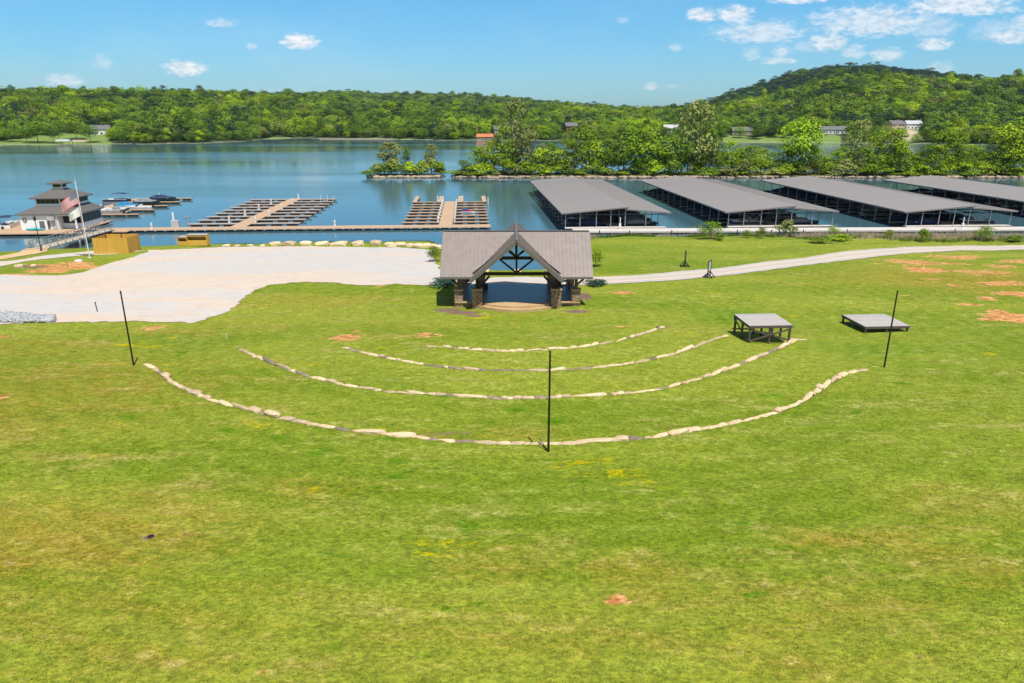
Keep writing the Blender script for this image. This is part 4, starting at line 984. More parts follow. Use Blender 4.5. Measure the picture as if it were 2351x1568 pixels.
w_ = G(346, 1232); m = MB(); m.cyl((0, 0, -.05), (0, 0, .03), .13, .12, 20); m.cyl((0, 0, .028), (0, 0, .045), .09, .08, 16); tag(m.build('valve_cover', M['pole_brown'], loc=w_), 'small round dark valve cover set in the foreground grass', 'valve cover')
def sign(px, py, rz, lb_, h=2.15):
    t = empty('sign_stand', G(px, py), rz, lb_, 'sign', 'black framed signs on splayed feet beside the road')
    for s_ in (-1, 1):
        m = MB(); m.box((s_ * .42, 0, h / 2), (.09, .09, h)); m.build('post', M['black'], t)
        m = MB(); m.beam((s_ * .42, -.62, .04), (s_ * .42, 0, .62), .08); m.beam((s_ * .42, .62, .04), (s_ * .42, 0, .62), .08); m.beam((s_ * .42, -.66, .05), (s_ * .42, .66, .05), .09); m.build('foot', M['black'], t)
    m = MB(); m.box((0, 0, h * .95), (.76, .07, .08)); m.box((0, 0, h * .34), (.76, .07, .08)); m.build('crossbar', M['black'], t)
    m = MB(); m.box((0, 0, h * .645), (.74, .035, h * .54)); m.build('panel', M['lgrey'] if rz < 1.5 else M['dgrey'], t)
    m = MB(); m.beam((-.42, 0, .35), (.42, 0, .35), .05); m.build('stretcher', M['black'], t)
sign(1572, 612, R(84), 'black sign stand seen edge-on in the grass above the gravel road'); sign(1627, 637, R(52), 'black sign stand with grey panel at the lower edge of the gravel road')
def deckstand(px, py, wx, wy, rz, zt, lb_, brace):
    """plank deck; zt = height of its top above sea level, at its front left corner px,py"""
    c = P(px, py, zt); t = empty('deck_platform', (c.x, c.y, 0), rz, lb_, 'platform', 'grey wooden platforms on the slope'); t.location.z = zt
    m = MB(); n = int(wy / .15)
    for i in range(n): m.box((wx / 2, .07 + i * .15, -.02 + random.uniform(-.003, .003)), (wx, .138, .04))
    m.build('deck_boards', M['weathered'], t)
    m = MB(); m.box((wx / 2, .03, -.14), (wx - .02, .06, .2)); m.box((wx / 2, wy - .03, -.14), (wx - .02, .06, .2))
    m.box((.03, wy / 2, -.14), (.06, wy - .14, .2)); m.box((wx - .03, wy / 2, -.14), (.06, wy - .14, .2))
    for i in range(1, 6): m.box((wx * i / 6, wy / 2, -.14), (.05, wy - .14, .18))
    m.build('joists', M['weathered_dark'], t)
    for i in range(3):
        for j in range(3):
            x, y = .14 + i * (wx - .28) / 2, .14 + j * (wy - .28) / 2; X_ = c.x + x * math.cos(rz) - y * math.sin(rz); Y_ = c.y + x * math.sin(rz) + y * math.cos(rz)
            g_ = gz(X_, Y_) - zt - .05
            if g_ < -.3: m = MB(); m.box((x, y, (g_ - .24) / 2), (.15, .15, -g_ - .22)); m.build('post', M['weathered_dark'], t)
    if brace:
        g_ = gz(c.x, c.y) - zt
        for a, b in (((.1, 0), (wx - .1, 0)), ((0, .1), (0, wy - .1))):
            m = MB(); m.beam((a[0], a[1] + .02, g_ + .15), (b[0], b[1] + .02, -.32), .05, .14); m.build('cross_brace', M['weathered_dark'], t)
            m = MB(); m.beam((a[0], a[1] + .09, -.32), (b[0], b[1] + .09, g_ + .15), .05, .14); m.build('cross_brace', M['weathered_dark'], t)
c1 = P(1721, 748, 5.75); deckstand(1721, 748, 3.65, 3.6, R(3), gz(c1.x, c1.y) + 1.45, 'tall grey wooden platform on legs with cross braces at the end of the stone rows', True)
c2 = P(1987, 750, 4.9); deckstand(1987, 750, 4.1, 4.0, R(4), gz(c2.x, c2.y) + .52, 'low grey plank platform on the slope beside the right tall pole', False)

# ------------------------------------------------------------ shore things at the left
def fence_box(px, py, wx, wy, h, rz, lb_):
    c = G(px, py); t = empty('screen_fence', c, rz, lb_, 'fence enclosure')
    for nm, p, d, mt in (('front_panel', (wx/2, 0, h/2), (wx, .06, h), 'fence_wood'), ('back_panel', (wx/2, wy, h/2), (wx, .06, h), 'fence_wood'), ('side_panel', (0, wy/2, h/2), (.06, wy - .08, h - .03), 'fence_wood_y'), ('side_panel', (wx, wy/2, h/2), (.06, wy - .08, h - .03), 'fence_wood_y')):
        m = MB(); n = int(max(d[0], d[1]) / .15); L = max(d[0], d[1])
        for i in range(n):
            q = -L/2 + (i + .5) * L / n; hh = d[2] + random.uniform(-.02, .02)
            m.box((p[0] + (q if d[0] > d[1] else 0), p[1] + (q if d[1] > d[0] else 0), hh / 2), (L/n - .012 if d[0] > d[1] else .035, L/n - .012 if d[1] > d[0] else .035, hh))
        m.build(nm, M[mt], t)
    for x, y in ((0, 0), (wx, 0), (0, wy), (wx, wy), (wx / 2, wy)): m = MB(); m.box((x + (.09 if x == 0 else -.09), y + (.09 if y < 1 else -.09), h/2 + .03), (.11, .11, h + .06)); m.build('post', M['weathered_dark'], t)
    m = MB()
    for z in (.4, h * .55, h - .2): m.box((wx / 2, .07, z), (wx - .3, .05, .1))
    m.build('rail', M['fence_wood'], t)
    return t
fence_box(217, 584, 5.1, 3.9, 2.45, R(2), 'tall golden wooden screen fence enclosure right of the flagpole on the grass')
def bin_(px, py, wx, h, rz, lb_):
    c = G(px, py); t = empty('wooden_bin', c, rz, lb_, 'bin enclosure', 'golden wooden bins by the shore'); wy = 1.3
    for k, (p, d) in enumerate((((0, wy/2, h/2), (.08, wy, h)), ((wx, wy/2, h/2), (.08, wy, h)), ((wx/2, wy - .04, h/2), (wx - .1, .06, h)))):
        m = MB(); m.box(p, d); m.build('side_panel' if k < 2 else 'back_panel', M['fence_wood'], t)
    m = MB(); m.box((wx/2, .05, h * .28), (wx - .1, .06, h * .5)); m.box((wx/2, .05, h * .9), (wx - .1, .06, .12)); m.build('front_panel', M['fence_wood'], t)
    m = MB(); m.box((wx/2, wy/2, h + .03), (wx + .1, wy + .1, .06)); m.build('lid', M['weathered'], t)
bin_(431, 565, 3.1, 1.75, R(3), 'larger golden wooden bin with open front, right of the pair on the shore'); bin_(410, 564, 1.5, 1.35, R(-4), 'smaller golden wooden bin, left of the pair on the shore')
# flagpole and flags
fp = G(206, 592); t = empty('flagpole', fp, 0, 'tall white flagpole on the grass island by the gravel lot', 'flagpole'); m = MB(); m.cyl((0, 0, -.2), (0, 0, 11.0), .07, .04, 12); m.build('shaft', M['white'], t)
m = MB(); m.cyl((0, 0, 11.0), (0, 0, 11.1), .04, .04, 8)
for i in range(4): a0, a1_ = -PI/2 + i * PI/4, -PI/2 + (i + 1) * PI/4; m.cyl((0, 0, 11.2 + .11 * math.sin(a0)), (0, 0, 11.2 + .11 * math.sin(a1_)), max(.01, .11 * math.cos(a0)), max(.01, .11 * math.cos(a1_)), 10)
m.build('finial', M['lgrey'], t); m = MB(); m.cyl((-.28, 0, 1.2), (-.06, 0, 10.95), .012, .012, 5); m.build('halyard', M['white'], t)
m = MB(); m.cyl((0, 0, -.02), (0, 0, .08), .3, .26, 14); m.build('base', M['lgrey'], t)
def flagsurf(hx, hz, L, Hh, drop, wav):
    def f(u, v):      # u along the fly 0..1, v down the hoist 0..1
        x = -u * L * .88; y = wav * math.sin(u * 7 + v * 1.2) * (.3 + u) ; z = -v * Hh * (1 - .18 * u) - drop * (u ** 1.15) + .10 * math.sin(u * 6 + 1) * u + v * drop * .05
        return (x, y, z)
    return f
f = flagsurf(0, 0, 3.3, 1.9, 1.75, .16); t = empty('american_flag', (fp.x - .16, fp.y, fp.z + 9.55), R(-8), 'American flag with stars and red and white stripes flying from the flagpole', 'flag')
nu, nv = 26, 26
def cloth(f, cond, mat, name, parent, off=0.0):
    m = MB()
    for s_ in ((-1, 1) if off else (1,)):
        for i in range(nu):
            for j in range(nv):
                if cond(i, j):
                    q = [f(a / nu, b / nv) for a, b in ((i, j), (i + 1, j), (i + 1, j + 1), (i, j + 1))]; m.add([(p[0], p[1] + s_ * off, p[2]) for p in q], [(0, 3, 2, 1)])
    return m.build(name, mat, parent)
cloth(f, lambda i, j: (j // 2) % 2 == 0 and not (i < 11 and j < 14), M['flag_red'], 'red_stripes', t); cloth(f, lambda i, j: (j // 2) % 2 == 1 and not (i < 11 and j < 14), M['white'], 'white_stripes', t); cn = cloth(f, lambda i, j: i < 11 and j < 14, M['flag_blue'], 'canton', t)
m = MB()
for r_ in range(9):
    for c_ in range(6 if r_ % 2 == 0 else 5):
        u = (11 / 26) * ((c_ + .5 + (.5 if r_ % 2 else 0)) / 6.0); v = (14 / 26) * ((r_ + .6) / 9.2)
        for s_ in (-1, 1):
            c0 = Vector(f(u, v)); pts_ = []
            for k in range(10): a = PI/2 + k * PI/5; rr = .065 if k % 2 == 0 else .027; q = Vector(f(u + rr * math.cos(a) / 2.9, v - rr * math.sin(a) / 1.8)); pts_.append((q.x, q.y + s_ * .012, q.z))
            m.add(pts_, [tuple(range(10))])
m.build('stars', M['white'], cn)
f2 = flagsurf(0, 0, 2.4, 1.35, 1.15, .12); t = empty('white_flag', (fp.x - .17, fp.y, fp.z + 7.3), R(-12), 'plain white flag with faint grey emblem flying below the American flag', 'flag')
cloth(f2, lambda i, j: True, M['white'], 'cloth', t); cloth(f2, lambda i, j: ((i - 15) / 2.4) ** 2 + ((j - 11) / 3) ** 2 < 1 and (i + j) % 2 == 0, M['lgrey'], 'emblem', t, .012)
# lamp
lp = G(95, 577); t = empty('street_lamp', lp, 0, 'black lamp post at the foot of the gangway', 'lamp'); m = MB(); m.cyl((0, 0, 0), (0, 0, 4.7), .08, .05, 10); m.cyl((0, 0, 0), (0, 0, .5), .14, .09, 10); m.build('post', M['black'], t)
m = MB(); m.cyl((0, 0, 4.7), (0, 0, 5.2), .13, .22, 8); m.build('lantern', M['glass'], t); m = MB(); m.cyl((0, 0, 5.2), (0, 0, 5.45), .27, .05, 8); m.build('cap', M['black'], t)
m = MB(); m.box((0, 0, .35), (.7, .6, .8)); m.box((0, 0, .78), (.78, .68, .07)); tag(m.build('utility_box', M['lgrey'], loc=G(92, 574) + Vector((-.4, .5, 0))), 'small pale utility box beside the lamp post foot', 'utility box')
m = MB(); m.box((0, 0, .12), (.9, .5, .24)); m.box((0, 0, .26), (.8, .42, .06)); tag(m.build('meter_box', M['white'], loc=G(181, 601)), 'small white box lying on the bare earth left of the flagpole base', 'meter box')
for px, py, s_, lb_ in ((44, 615, 1.1, 'tan rock on the grass island near the left photo edge'), (77, 613, .7, 'small pale rock on the dark bed of the grass island')):
    o = rock(ROCK[2], 'rock', G(px, py) + Vector((0, 0, .15)), (s_, s_ * .8, s_ * .8), .4); tag(o, lb_, 'rock')
w_ = G(156, 612); m = MB(); m.cyl((0, 0, -.1), (0, 0, .5), .04, .04, 8); m.cyl((0, 0, .5), (0, 0, .56), .07, .07, 8); tag(m.build('water_tap', M['brick'], loc=w_), 'short rusty pipe stub on the bare earth of the grass island', 'pipe')

# ------------------------------------------------------------ marina
RA = R(3.6); ca, sa = math.cos(RA), math.sin(RA); DZ = .55
def L2(o, s, t, z=0): return Vector((o[0] + s * ca - t * sa, o[1] + s * sa + t * ca, z))
def deckpiece(name, parent, s0, s1, t0, t1, mat='deck', th=.14, floats=True):
    m = MB(); m.box(((s0 + s1) / 2, (t0 + t1) / 2, -th / 2), (s1 - s0, t1 - t0, th)); o = m.build(name, M[mat], parent)
    if floats:
        m = MB(); L = max(s1 - s0, t1 - t0); n = max(1, int(L / 2.6))
        for i in range(n):
            q = (i + .5) / n; fl_ = L / n * .62
            if s1 - s0 > t1 - t0: m.box((s0 + q * L, (t0 + t1) / 2, -.42), (fl_, (t1 - t0) * .86, .5))
            else: m.box(((s0 + s1) / 2, t0 + q * L, -.42), ((s1 - s0) * .86, fl_, .5))
        m.box(((s0 + s1) / 2, (t0 + t1) / 2, -.205), (s1 - s0 - .06, t1 - t0 - .06, .12)); m.build('float', M['float'], o)
    return o
def ped(loc, lb_, grp):
    t = empty('power_pedestal', loc, RA, lb_, 'power pedestal', grp); m = MB(); m.box((0, 0, .5), (.3, .3, 1.0)); m.build('body', M['white'], t)
    m = MB(); m.cyl((0, 0, 1.0), (0, 0, 1.28), .15, .11, 8); m.build('light_cap', M['white'], t); m = MB(); m.box((0, -.16, .7), (.2, .03, .35)); m.build('socket_panel', M['lgrey'], t); return t
def piling(loc, h, lb_, grp, mat='galv_dark', r=.12):
    m = MB(); m.cyl((0, 0, -2.5), (0, 0, h), r, r, 10); m.cyl((0, 0, h), (0, 0, h + .16), r * 1.15, .02, 10); return tag(m.build('piling', M[mat], loc=loc), lb_, 'piling', grp)
# main walkway, shore-parallel
OM = (-13.0, 142.6)
mw = empty('dock_walkway', (OM[0], OM[1], DZ), RA, 'long tan floating walkway running parallel to the shore from the marina building', 'dock')
for i in range(9): deckpiece('walkway_section', mw, 8.6 - (i + 1) * 8.6 + .02, 8.6 - i * 8.6, -1.6, 1.6)
m = MB()
for i in range(40): m.box((8.0 - i * 1.93, -1.72, -.16), (.35, .14, .22))
m.box((-30, -1.66, -.12), (77, .06, .08))
m.build('bumper', M['lgrey'], mw)
# dock 3 (middle, in front of the breakwater)
o3 = L2(OM, -.6, 1.6); d3 = empty('finger_dock', (o3.x, o3.y, DZ + .004), RA, 'open floating dock right, between the breakwater and the pavilion, with a dozen fingers', 'dock')
o3 = (o3.x, o3.y)
deckpiece('walkway', d3, -1.35, 1.35, 0, 41.2)
for i in range(8):
    y = 4.0 + i * 5.15
    deckpiece('finger', d3, -9.4, -1.37, y - .45, y + .45); deckpiece('finger', d3, 1.37, 9.2, y - .45, y + .45)
for x in (-9.2, -2.6, 2.6, 9.0): deckpiece('finger', d3, x - .55, x + .55, 40.52, 53.5)
k = 0
for i in range(8):
    for s_ in (-1, 1):
        y = 4.0 + i * 5.15; k += 1
        if i == 7 and s_ == 1: continue
        ped(L2(o3, s_ * 1.75, y + .0, DZ), f'white power pedestal on the right open dock, {"left" if s_ < 0 else "right"} row, {["nearest", "second", "third", "fourth", "fifth", "sixth", "seventh", "farthest"][i]} from shore', 'power pedestals on the open docks')
ped(L2(o3, -3.3, 42.5, DZ), 'white pedestal beside the left inner far finger of the right open dock', 'power pedestals on the open docks'); ped(L2(o3, 3.3, 42.5, DZ), 'white pedestal beside the right inner far finger of the right open dock', 'power pedestals on the open docks')
piling(L2(o3, 9.9, 38), 1.7, 'pale piling at the upper right corner of the right open dock', 'dock pilings', 'white')
# dock 2
o2 = L2(OM, -42.6, 1.6); d2 = empty('finger_dock', (o2.x, o2.y, DZ + .004), RA, 'open floating dock in the middle with nine thin fingers on each side', 'dock'); o2 = (o2.x, o2.y)
deckpiece('walkway', d2, -1.5, 1.5, 0, 50.5)
for i in range(9):
    y = 4.6 + i * 5.5
    deckpiece('finger', d2, -11.6, -1.52, y - .55, y + .55, 'deck_dark'); deckpiece('finger', d2, 1.52, 11.4, y - .55, y + .55, 'deck_dark')
for i in (0, 2, 4, 6):
    for s_ in (-1, 1):
        ped(L2(o2, s_ * (2.0 if s_ > 0 else 3.4), 5.4 + i * 5.5, DZ), f'white power pedestal on the middle open dock, {"left" if s_ < 0 else "right"} row, {["nearest", "", "second", "", "third", "", "farthest"][i]} from shore', 'power pedestals on the open docks')
ped(L2(o2, .9, 49.8, DZ), 'white pedestal at the far tip of the middle open dock', 'power pedestals on the open docks')
for i, (x, y) in enumerate(((10.9, 46), (9.0, 47.8), (7.2, 47.8))): piling(L2(o2, x, y), 1.5, f'{["first","second","third"][i]} of three thin white pilings at the far right corner of the middle open dock', 'dock pilings', 'white', .07)
w_ = L2(o2, -12.2, -.2, DZ); t = empty('fuel_station', w_, RA, 'pale grey pump cabinet with white post left of the middle open dock', 'fuel pump'); m = MB(); m.box((0, 0, .7), (1.5, .8, 1.4)); m.build('cabinet', M['lgrey'], t); m = MB(); m.cyl((-.5, .6, 0), (-.5, .6, 2.9), .2, .2, 8); m.build('post', M['white'], t)
m = MB(); m.box((1.9, .6, 1.0), (.1, .1, 2.0)); m.box((2.6, .6, 1.0), (.1, .1, 2.0)); m.box((2.25, .6, 1.95), (1.1, .5, .12)); m.build('hose_rack', M['galv'], t)
ped(P(769, 519, DZ), 'white pedestal alone on the long walkway, right of the middle open dock', 'power pedestals on the long walkway'); ped(P(349, 526, DZ), 'white pedestal alone on the long walkway, left of the fuel pump', 'power pedestals on the long walkway')
# dock 1 (left, behind the building)
o1 = P(232, 494, 0); d1 = empty('finger_dock', (o1.x, o1.y, DZ), RA, 'open floating dock left, beside the marina building, with five long fingers', 'dock'); o1 = (o1.x - 3.2, o1.y - 9)
d1.location = (o1[0], o1[1], DZ)
deckpiece('walkway', d1, -1.5, 1.5, 0, 39.5)
for i, L_ in enumerate((13.6, 13.6, 13.6, 13.6, 13.6)): y = 6.2 + i * 8.1; deckpiece('finger', d1, 1.52, L_, y - .5, y + .5, 'deck')
ped(L2(o1, 4.8, 38.9, DZ), 'white pedestal on the farthest finger of the left dock', 'power pedestals on the open docks'); ped(L2(o1, 1.0, 15, DZ), 'white pedestal on the left dock walkway beside the moored boats', 'power pedestals on the open docks')
# building platform
ob = P(50, 528, DZ); OB = (ob.x, ob.y)
pl = empty('dock_platform', (OB[0], OB[1], DZ - .02), RA, 'broad tan floating platform carrying the white marina building', 'dock')
deckpiece('deck_surface', pl, -22, 17.6, -4.6, -.2); deckpiece('deck_surface', pl, -7, 11.5, -.18, 12.5); deckpiece('deck_surface', pl, 11.52, 21.5, -3.2, 1.2)
# ---- marina building
bd = empty('marina_building', (OB[0], OB[1], DZ), RA, 'two-storey white marina building with grey hip roofs and a small cupola', 'building')
BW, BD, BH = 10.6, 10.6, 2.75
m = MB(); m.box((3.6, .1, BH / 2), (7.2, .2, BH)); m.box((.1, BD / 2, BH / 2), (.2, BD - .4, BH)); m.box((BW / 2, BD - .1, BH / 2), (BW - .4, .2, BH)); m.box((7.1, 1.1, BH / 2), (.2, 1.8, BH)); m.box((BW - .1, BD / 2 + .9, .5), (.2, BD - 2.1, 1.0)); m.box((8.85, 1.9, .5), (3.3, .2, 1.0))
m.box((BW - .1, .2, BH / 2), (.28, .28, BH)); m.box((BW/2, .11, BH + .06), (BW, .2, .3)); m.box((BW - .1, BD/2, BH + .06), (.2, BD - .3, .3)); wl_ = m.build('wall', M['wall_white'], bd)
for i in range(6):
    y = 2.4 + i * 1.32; m = MB(); m.box((BW - .1, y + .58, 1.75), (.08, 1.2, 1.35)); wn_ = m.build('window', M['glass'], bd); m = MB(); m.box((BW - .05, y - .05, 1.75), (.12, .08, 1.45)); m.build('frame', M['dgrey'], wn_)
m = MB(); m.box((8.0, 1.9, 1.75), (1.4, .08, 1.4)); m.build('window', M['glass'], bd); m = MB(); m.box((9.4, 1.86, 1.1), (1.2, .1, 2.2)); dr = m.build('door', M['black'], bd); m = MB(); m.cyl((9.0, 1.78, 1.0), (9.0, 1.78, 1.2), .03, n=6); m.build('handle', M['galv'], dr)
m = MB(); m.box((4.1, -.03, .95), (.95, .08, 1.5)); dv = m.build('vent_panel', M['dgrey'], bd); m = MB(); m.box((5.35, -.03, 1.0), (.5, .08, 1.7)); m.build('vent_panel', M['dgrey'], bd); m = MB(); m.box((6.5, -.04, 1.15), (1.1, .08, 1.9)); m.build('service_door', M['lgrey'], bd)
m = MB(); m.box((6.1, -.3, 2.25), (1.3, .55, .75)); m.cyl((6.1, -.59, 2.25), (6.1, -.57, 2.25), .3, .3, 14); m.build('air_conditioner', M['lgrey'], bd)
m = MB(); N_ = 16
for i in range(N_): a0, a1_ = 2 * PI * i / N_, 2 * PI * (i + 1) / N_; m.cyl((1.0 + .32 * math.cos(a0), -.1, 2.0 + .32 * math.sin(a0)), (1.0 + .32 * math.cos(a1_), -.1, 2.0 + .32 * math.sin(a1_)), .085, .085, 6)
lr = m.build('life_ring', M['dgrey'], bd)
def hip(x0, x1, y0, y1, z0, ix0, ix1, iy0, iy1, z1, name, parent, mat='shingle'):
    m = MB(); e = [(x0, y0, z0), (x1, y0, z0), (x1, y1, z0), (x0, y1, z0)]; i_ = [(ix0, iy0, z1), (ix1, iy0, z1), (ix1, iy1, z1), (ix0, iy1, z1)]; b = [(p[0], p[1], p[2] - .18) for p in e]
    m.add(e + i_ + b, [(0, 1, 5, 4), (1, 2, 6, 5), (2, 3, 7, 6), (3, 0, 4, 7), (4, 5, 6, 7), (8, 9, 1, 0), (9, 10, 2, 1), (10, 11, 3, 2), (11, 8, 0, 3), (11, 10, 9, 8)]); return m.build(name, M[mat], parent)
r1_ = hip(-.55, BW + .45, -.42, BD + .5, BH + .32, 2.1, BW - 1.6, 2.6, BD - 1.4, 4.35, 'roof', bd)
UX0, UX1, UY0, UY1 = 2.1, BW - 1.6, 2.6, BD - 1.4
m = MB(); m.box(((UX0 + UX1)/2, (UY0 + UY1)/2, 4.5), (UX1 - UX0, UY1 - UY0, .5)); 
for x in (UX0 + .12, (UX0 + UX1)/2 + 1.2, UX1 - .12): m.box((x, UY0 + .12, 5.2), (.24, .24, 1.1))
for y in (UY1 - .12,): m.box((UX1 - .12, y, 5.2), (.24, .24, 1.1)); m.box((UX0 + .12, y, 5.2), (.24, .24, 1.1))
m.build('upper_wall', M['wall_white'], bd)
nwn = 7
for i in range(nwn): w0 = (UX1 - UX0 - .3) / nwn; x = UX0 + .15 + (i + .5) * w0; m = MB(); m.box((x, UY0 + .09, 5.22), (w0 - .1, .08, 1.0)); q_ = m.build('upper_window', M['glass'], bd); m = MB(); m.box((x - w0 / 2, UY0 + .04, 5.22), (.09, .06, 1.05)); m.build('frame', M['dgrey'], q_)
for i in range(6): w0 = (UY1 - UY0 - .3) / 6; y = UY0 + .15 + (i + .5) * w0; m = MB(); m.box((UX1 - .09, y, 5.22), (.08, w0 - .1, 1.0)); m.build('upper_window', M['glass'], bd)
m = MB(); m.box(((UX0+UX1)/2, (UY0+UY1)/2 + .2, 5.2), (UX1 - UX0 - .5, UY1 - UY0 - .6, 1.0)); m.build('room_core', M['black'], bd)
xc_, yc_ = (UX0 + UX1)/2, (UY0 + UY1)/2
r2_ = hip(UX0 - .75, UX1 + .75, UY0 - .7, UY1 + .7, 5.9, xc_ - .9, xc_ + .9, yc_ - .9, yc_ + .9, 7.5, 'upper_roof', bd)
cu = MB(); cu.box((xc_, yc_, 7.55), (1.9, 1.9, .45)); 
for a in (-1, 1):
    for b in (-1, 1): cu.box((xc_ + a * .85, yc_ + b * .85, 8.1), (.18, .18, .8))
cu = cu.build('cupola', M['white'], bd); m = MB(); m.box((xc_, yc_, 8.1), (1.6, 1.6, .75)); m.build('cupola_window', M['glass'], cu)
hip(xc_ - 1.6, xc_ + 1.6, yc_ - 1.6, yc_ + 1.6, 8.55, xc_ - .35, xc_ + .35, yc_ - .35, yc_ + .35, 9.1, 'cupola_roof', cu)
# kayak
def lens(n, L, W, H, z0=0, tip=.15, sheer=.1):
    rs_ = []
    for i in range(n + 1):
        u = -1 + 2 * i / n; w_ = W / 2 * max(.02, (1 - abs(u) ** 2.4)); h_ = H * (.75 + .25 * (1 - u * u)); zz = z0 + sheer * abs(u) ** 2.5
        rs_.append([(u * L / 2, -w_, zz + h_), (u * L / 2, -w_ * .75, zz + h_ * .3), (u * L / 2, 0, zz), (u * L / 2, w_ * .75, zz + h_ * .3), (u * L / 2, w_, zz + h_), (u * L / 2, 0, zz + h_ * 1.12)])
    return rs_
kp = L2(OB, 3.0, -.75, DZ); t = empty('kayak', kp, RA, 'turquoise kayak lying along the white front wall of the marina building', 'kayak'); m = MB(); m.loft(lens(12, 3.4, .75, .38)); m.build('hull', M['turquoise'], t, smooth=True); m = MB(); m.cyl((0, 0, .40), (0, 0, .45), .24, .24, 12); m.build('cockpit_rim', M['black'], t)
# gangway
g0 = P(88, 571, 1.75); g1 = P(246, 528, DZ + .15); gl = (g1 - g0).length; t = empty('gangway', g0, math.atan2(g1.y - g0.y, g1.x - g0.x), 'long metal truss gangway from the shore to the floating walkway', 'gangway')
drop = g1.z - g0.z; gL = math.hypot(g1.x - g0.x, g1.y - g0.y); zf = lambda x: drop * x / gL; GW = 1.25
m = MB(); m.beam((0, 0, 0), (gL, 0, drop), 2 * GW - .1, .08); m.build('deck', M['tan'], t)
for s_ in (-1, 1):
    m = MB(); nb = 20
    m.beam((0, s_ * GW, 1.25), (gL, s_ * GW, drop + 1.25), .09); m.beam((0, s_ * GW, .72), (gL, s_ * GW, drop + .72), .05); m.beam((0, s_ * GW, 0), (gL, s_ * GW, drop), .12)
    for i in range(nb + 1): x = gL * i / nb; m.beam((x, s_ * GW, zf(x)), (x, s_ * GW, zf(x) + 1.25), .07)
    for i in range(nb):
        x, x2 = gL * i / nb, gL * (i + 1) / nb; m.beam((x, s_ * GW, zf(x) + (0 if i % 2 else 1.2)), (x2, s_ * GW, zf(x2) + (1.2 if i % 2 else 0)), .06)
    m.build('side_truss', M['galv'], t)
m = MB(); m.box((-.8, 0, -.3), (1.8, 3.4, .8)); m.build('abutment', M['tan_concrete'], t)
# ---- boats
def hull_rings(L, W, H, bow=1.0):
    rs_ = []
    for i in range(13):
        u = i / 12; w_ = W / 2 * (1 - max(0, (u - .45) / .55) ** 2.2 * .96) * (.93 + .07 * min(1, u * 4)); h_ = H * (1 + .28 * u * u * bow); kz = -.18 + .5 * max(0, (u - .7) / .3) ** 2 * H
        rs_.append([(-L/2 + u * L, -w_, h_), (-L/2 + u * L, -w_ * .92, h_ * .45), (-L/2 + u * L, -w_ * .55, kz * .5), (-L/2 + u * L, 0, kz), (-L/2 + u * L, w_ * .55, kz * .5), (-L/2 + u * L, w_ * .92, h_ * .45), (-L/2 + u * L, w_, h_), (-L/2 + u * L, 0, h_ * .98)])
    return rs_
def outboard(t, x, z=.55, mat='black'):
    m = MB(); m.box((x, 0, z + .35), (.42, .34, .5)); m.box((x, 0, z - .2), (.16, .12, .9)); m.build('outboard_motor', M[mat], t)
def runabout(loc, rz, hullm, coverm, lb_, grp, cover=True, L=6.4):
    t = empty('motorboat', loc, rz, lb_, 'boat', grp); m = MB(); m.loft(hull_rings(L, 2.4, .85)); m.build('hull', M[hullm], t, smooth=False)
    m = MB(); m.box((-.2, 0, .905), (L * .55, 2.05, .05)); m.build('gunwale', M['boat_white'], t)
    if cover:
        rs_ = []
        for i in range(7):
            u = i / 6; x = -L * .46 + u * L * .82; w_ = 1.15 * (1 - max(0, u - .6) ** 2 * 3.2); h_ = .35 + .55 * math.sin(PI * min(1, u * 1.15 + .05)); rs_.append([(x, -w_, .88), (x, -w_ * .6, .88 + h_ * .75), (x, 0, .9 + h_), (x, w_ * .6, .88 + h_ * .75), (x, w_, .88)])
        m = MB(); m.loft(rs_); m.build('cover', M[coverm], t)
    else:
        m = MB(); m.beam((.4, -.95, .9), (.1, -.95, 1.45), .04); m.add([(.5, -.95, .9), (.5, .95, .9), (.15, .9, 1.4), (.15, -.9, 1.4)], [(0, 1, 2, 3)]); m.build('windshield', M['glass'], t)
        for y in (-.5, .5): m = MB(); m.box((-.4, y, 1.0), (.5, .5, .25)); m.box((-.62, y, 1.25), (.1, .5, .4)); m.build('seat', M['boat_white'], t)
    outboard(t, -L/2 - .2); return t
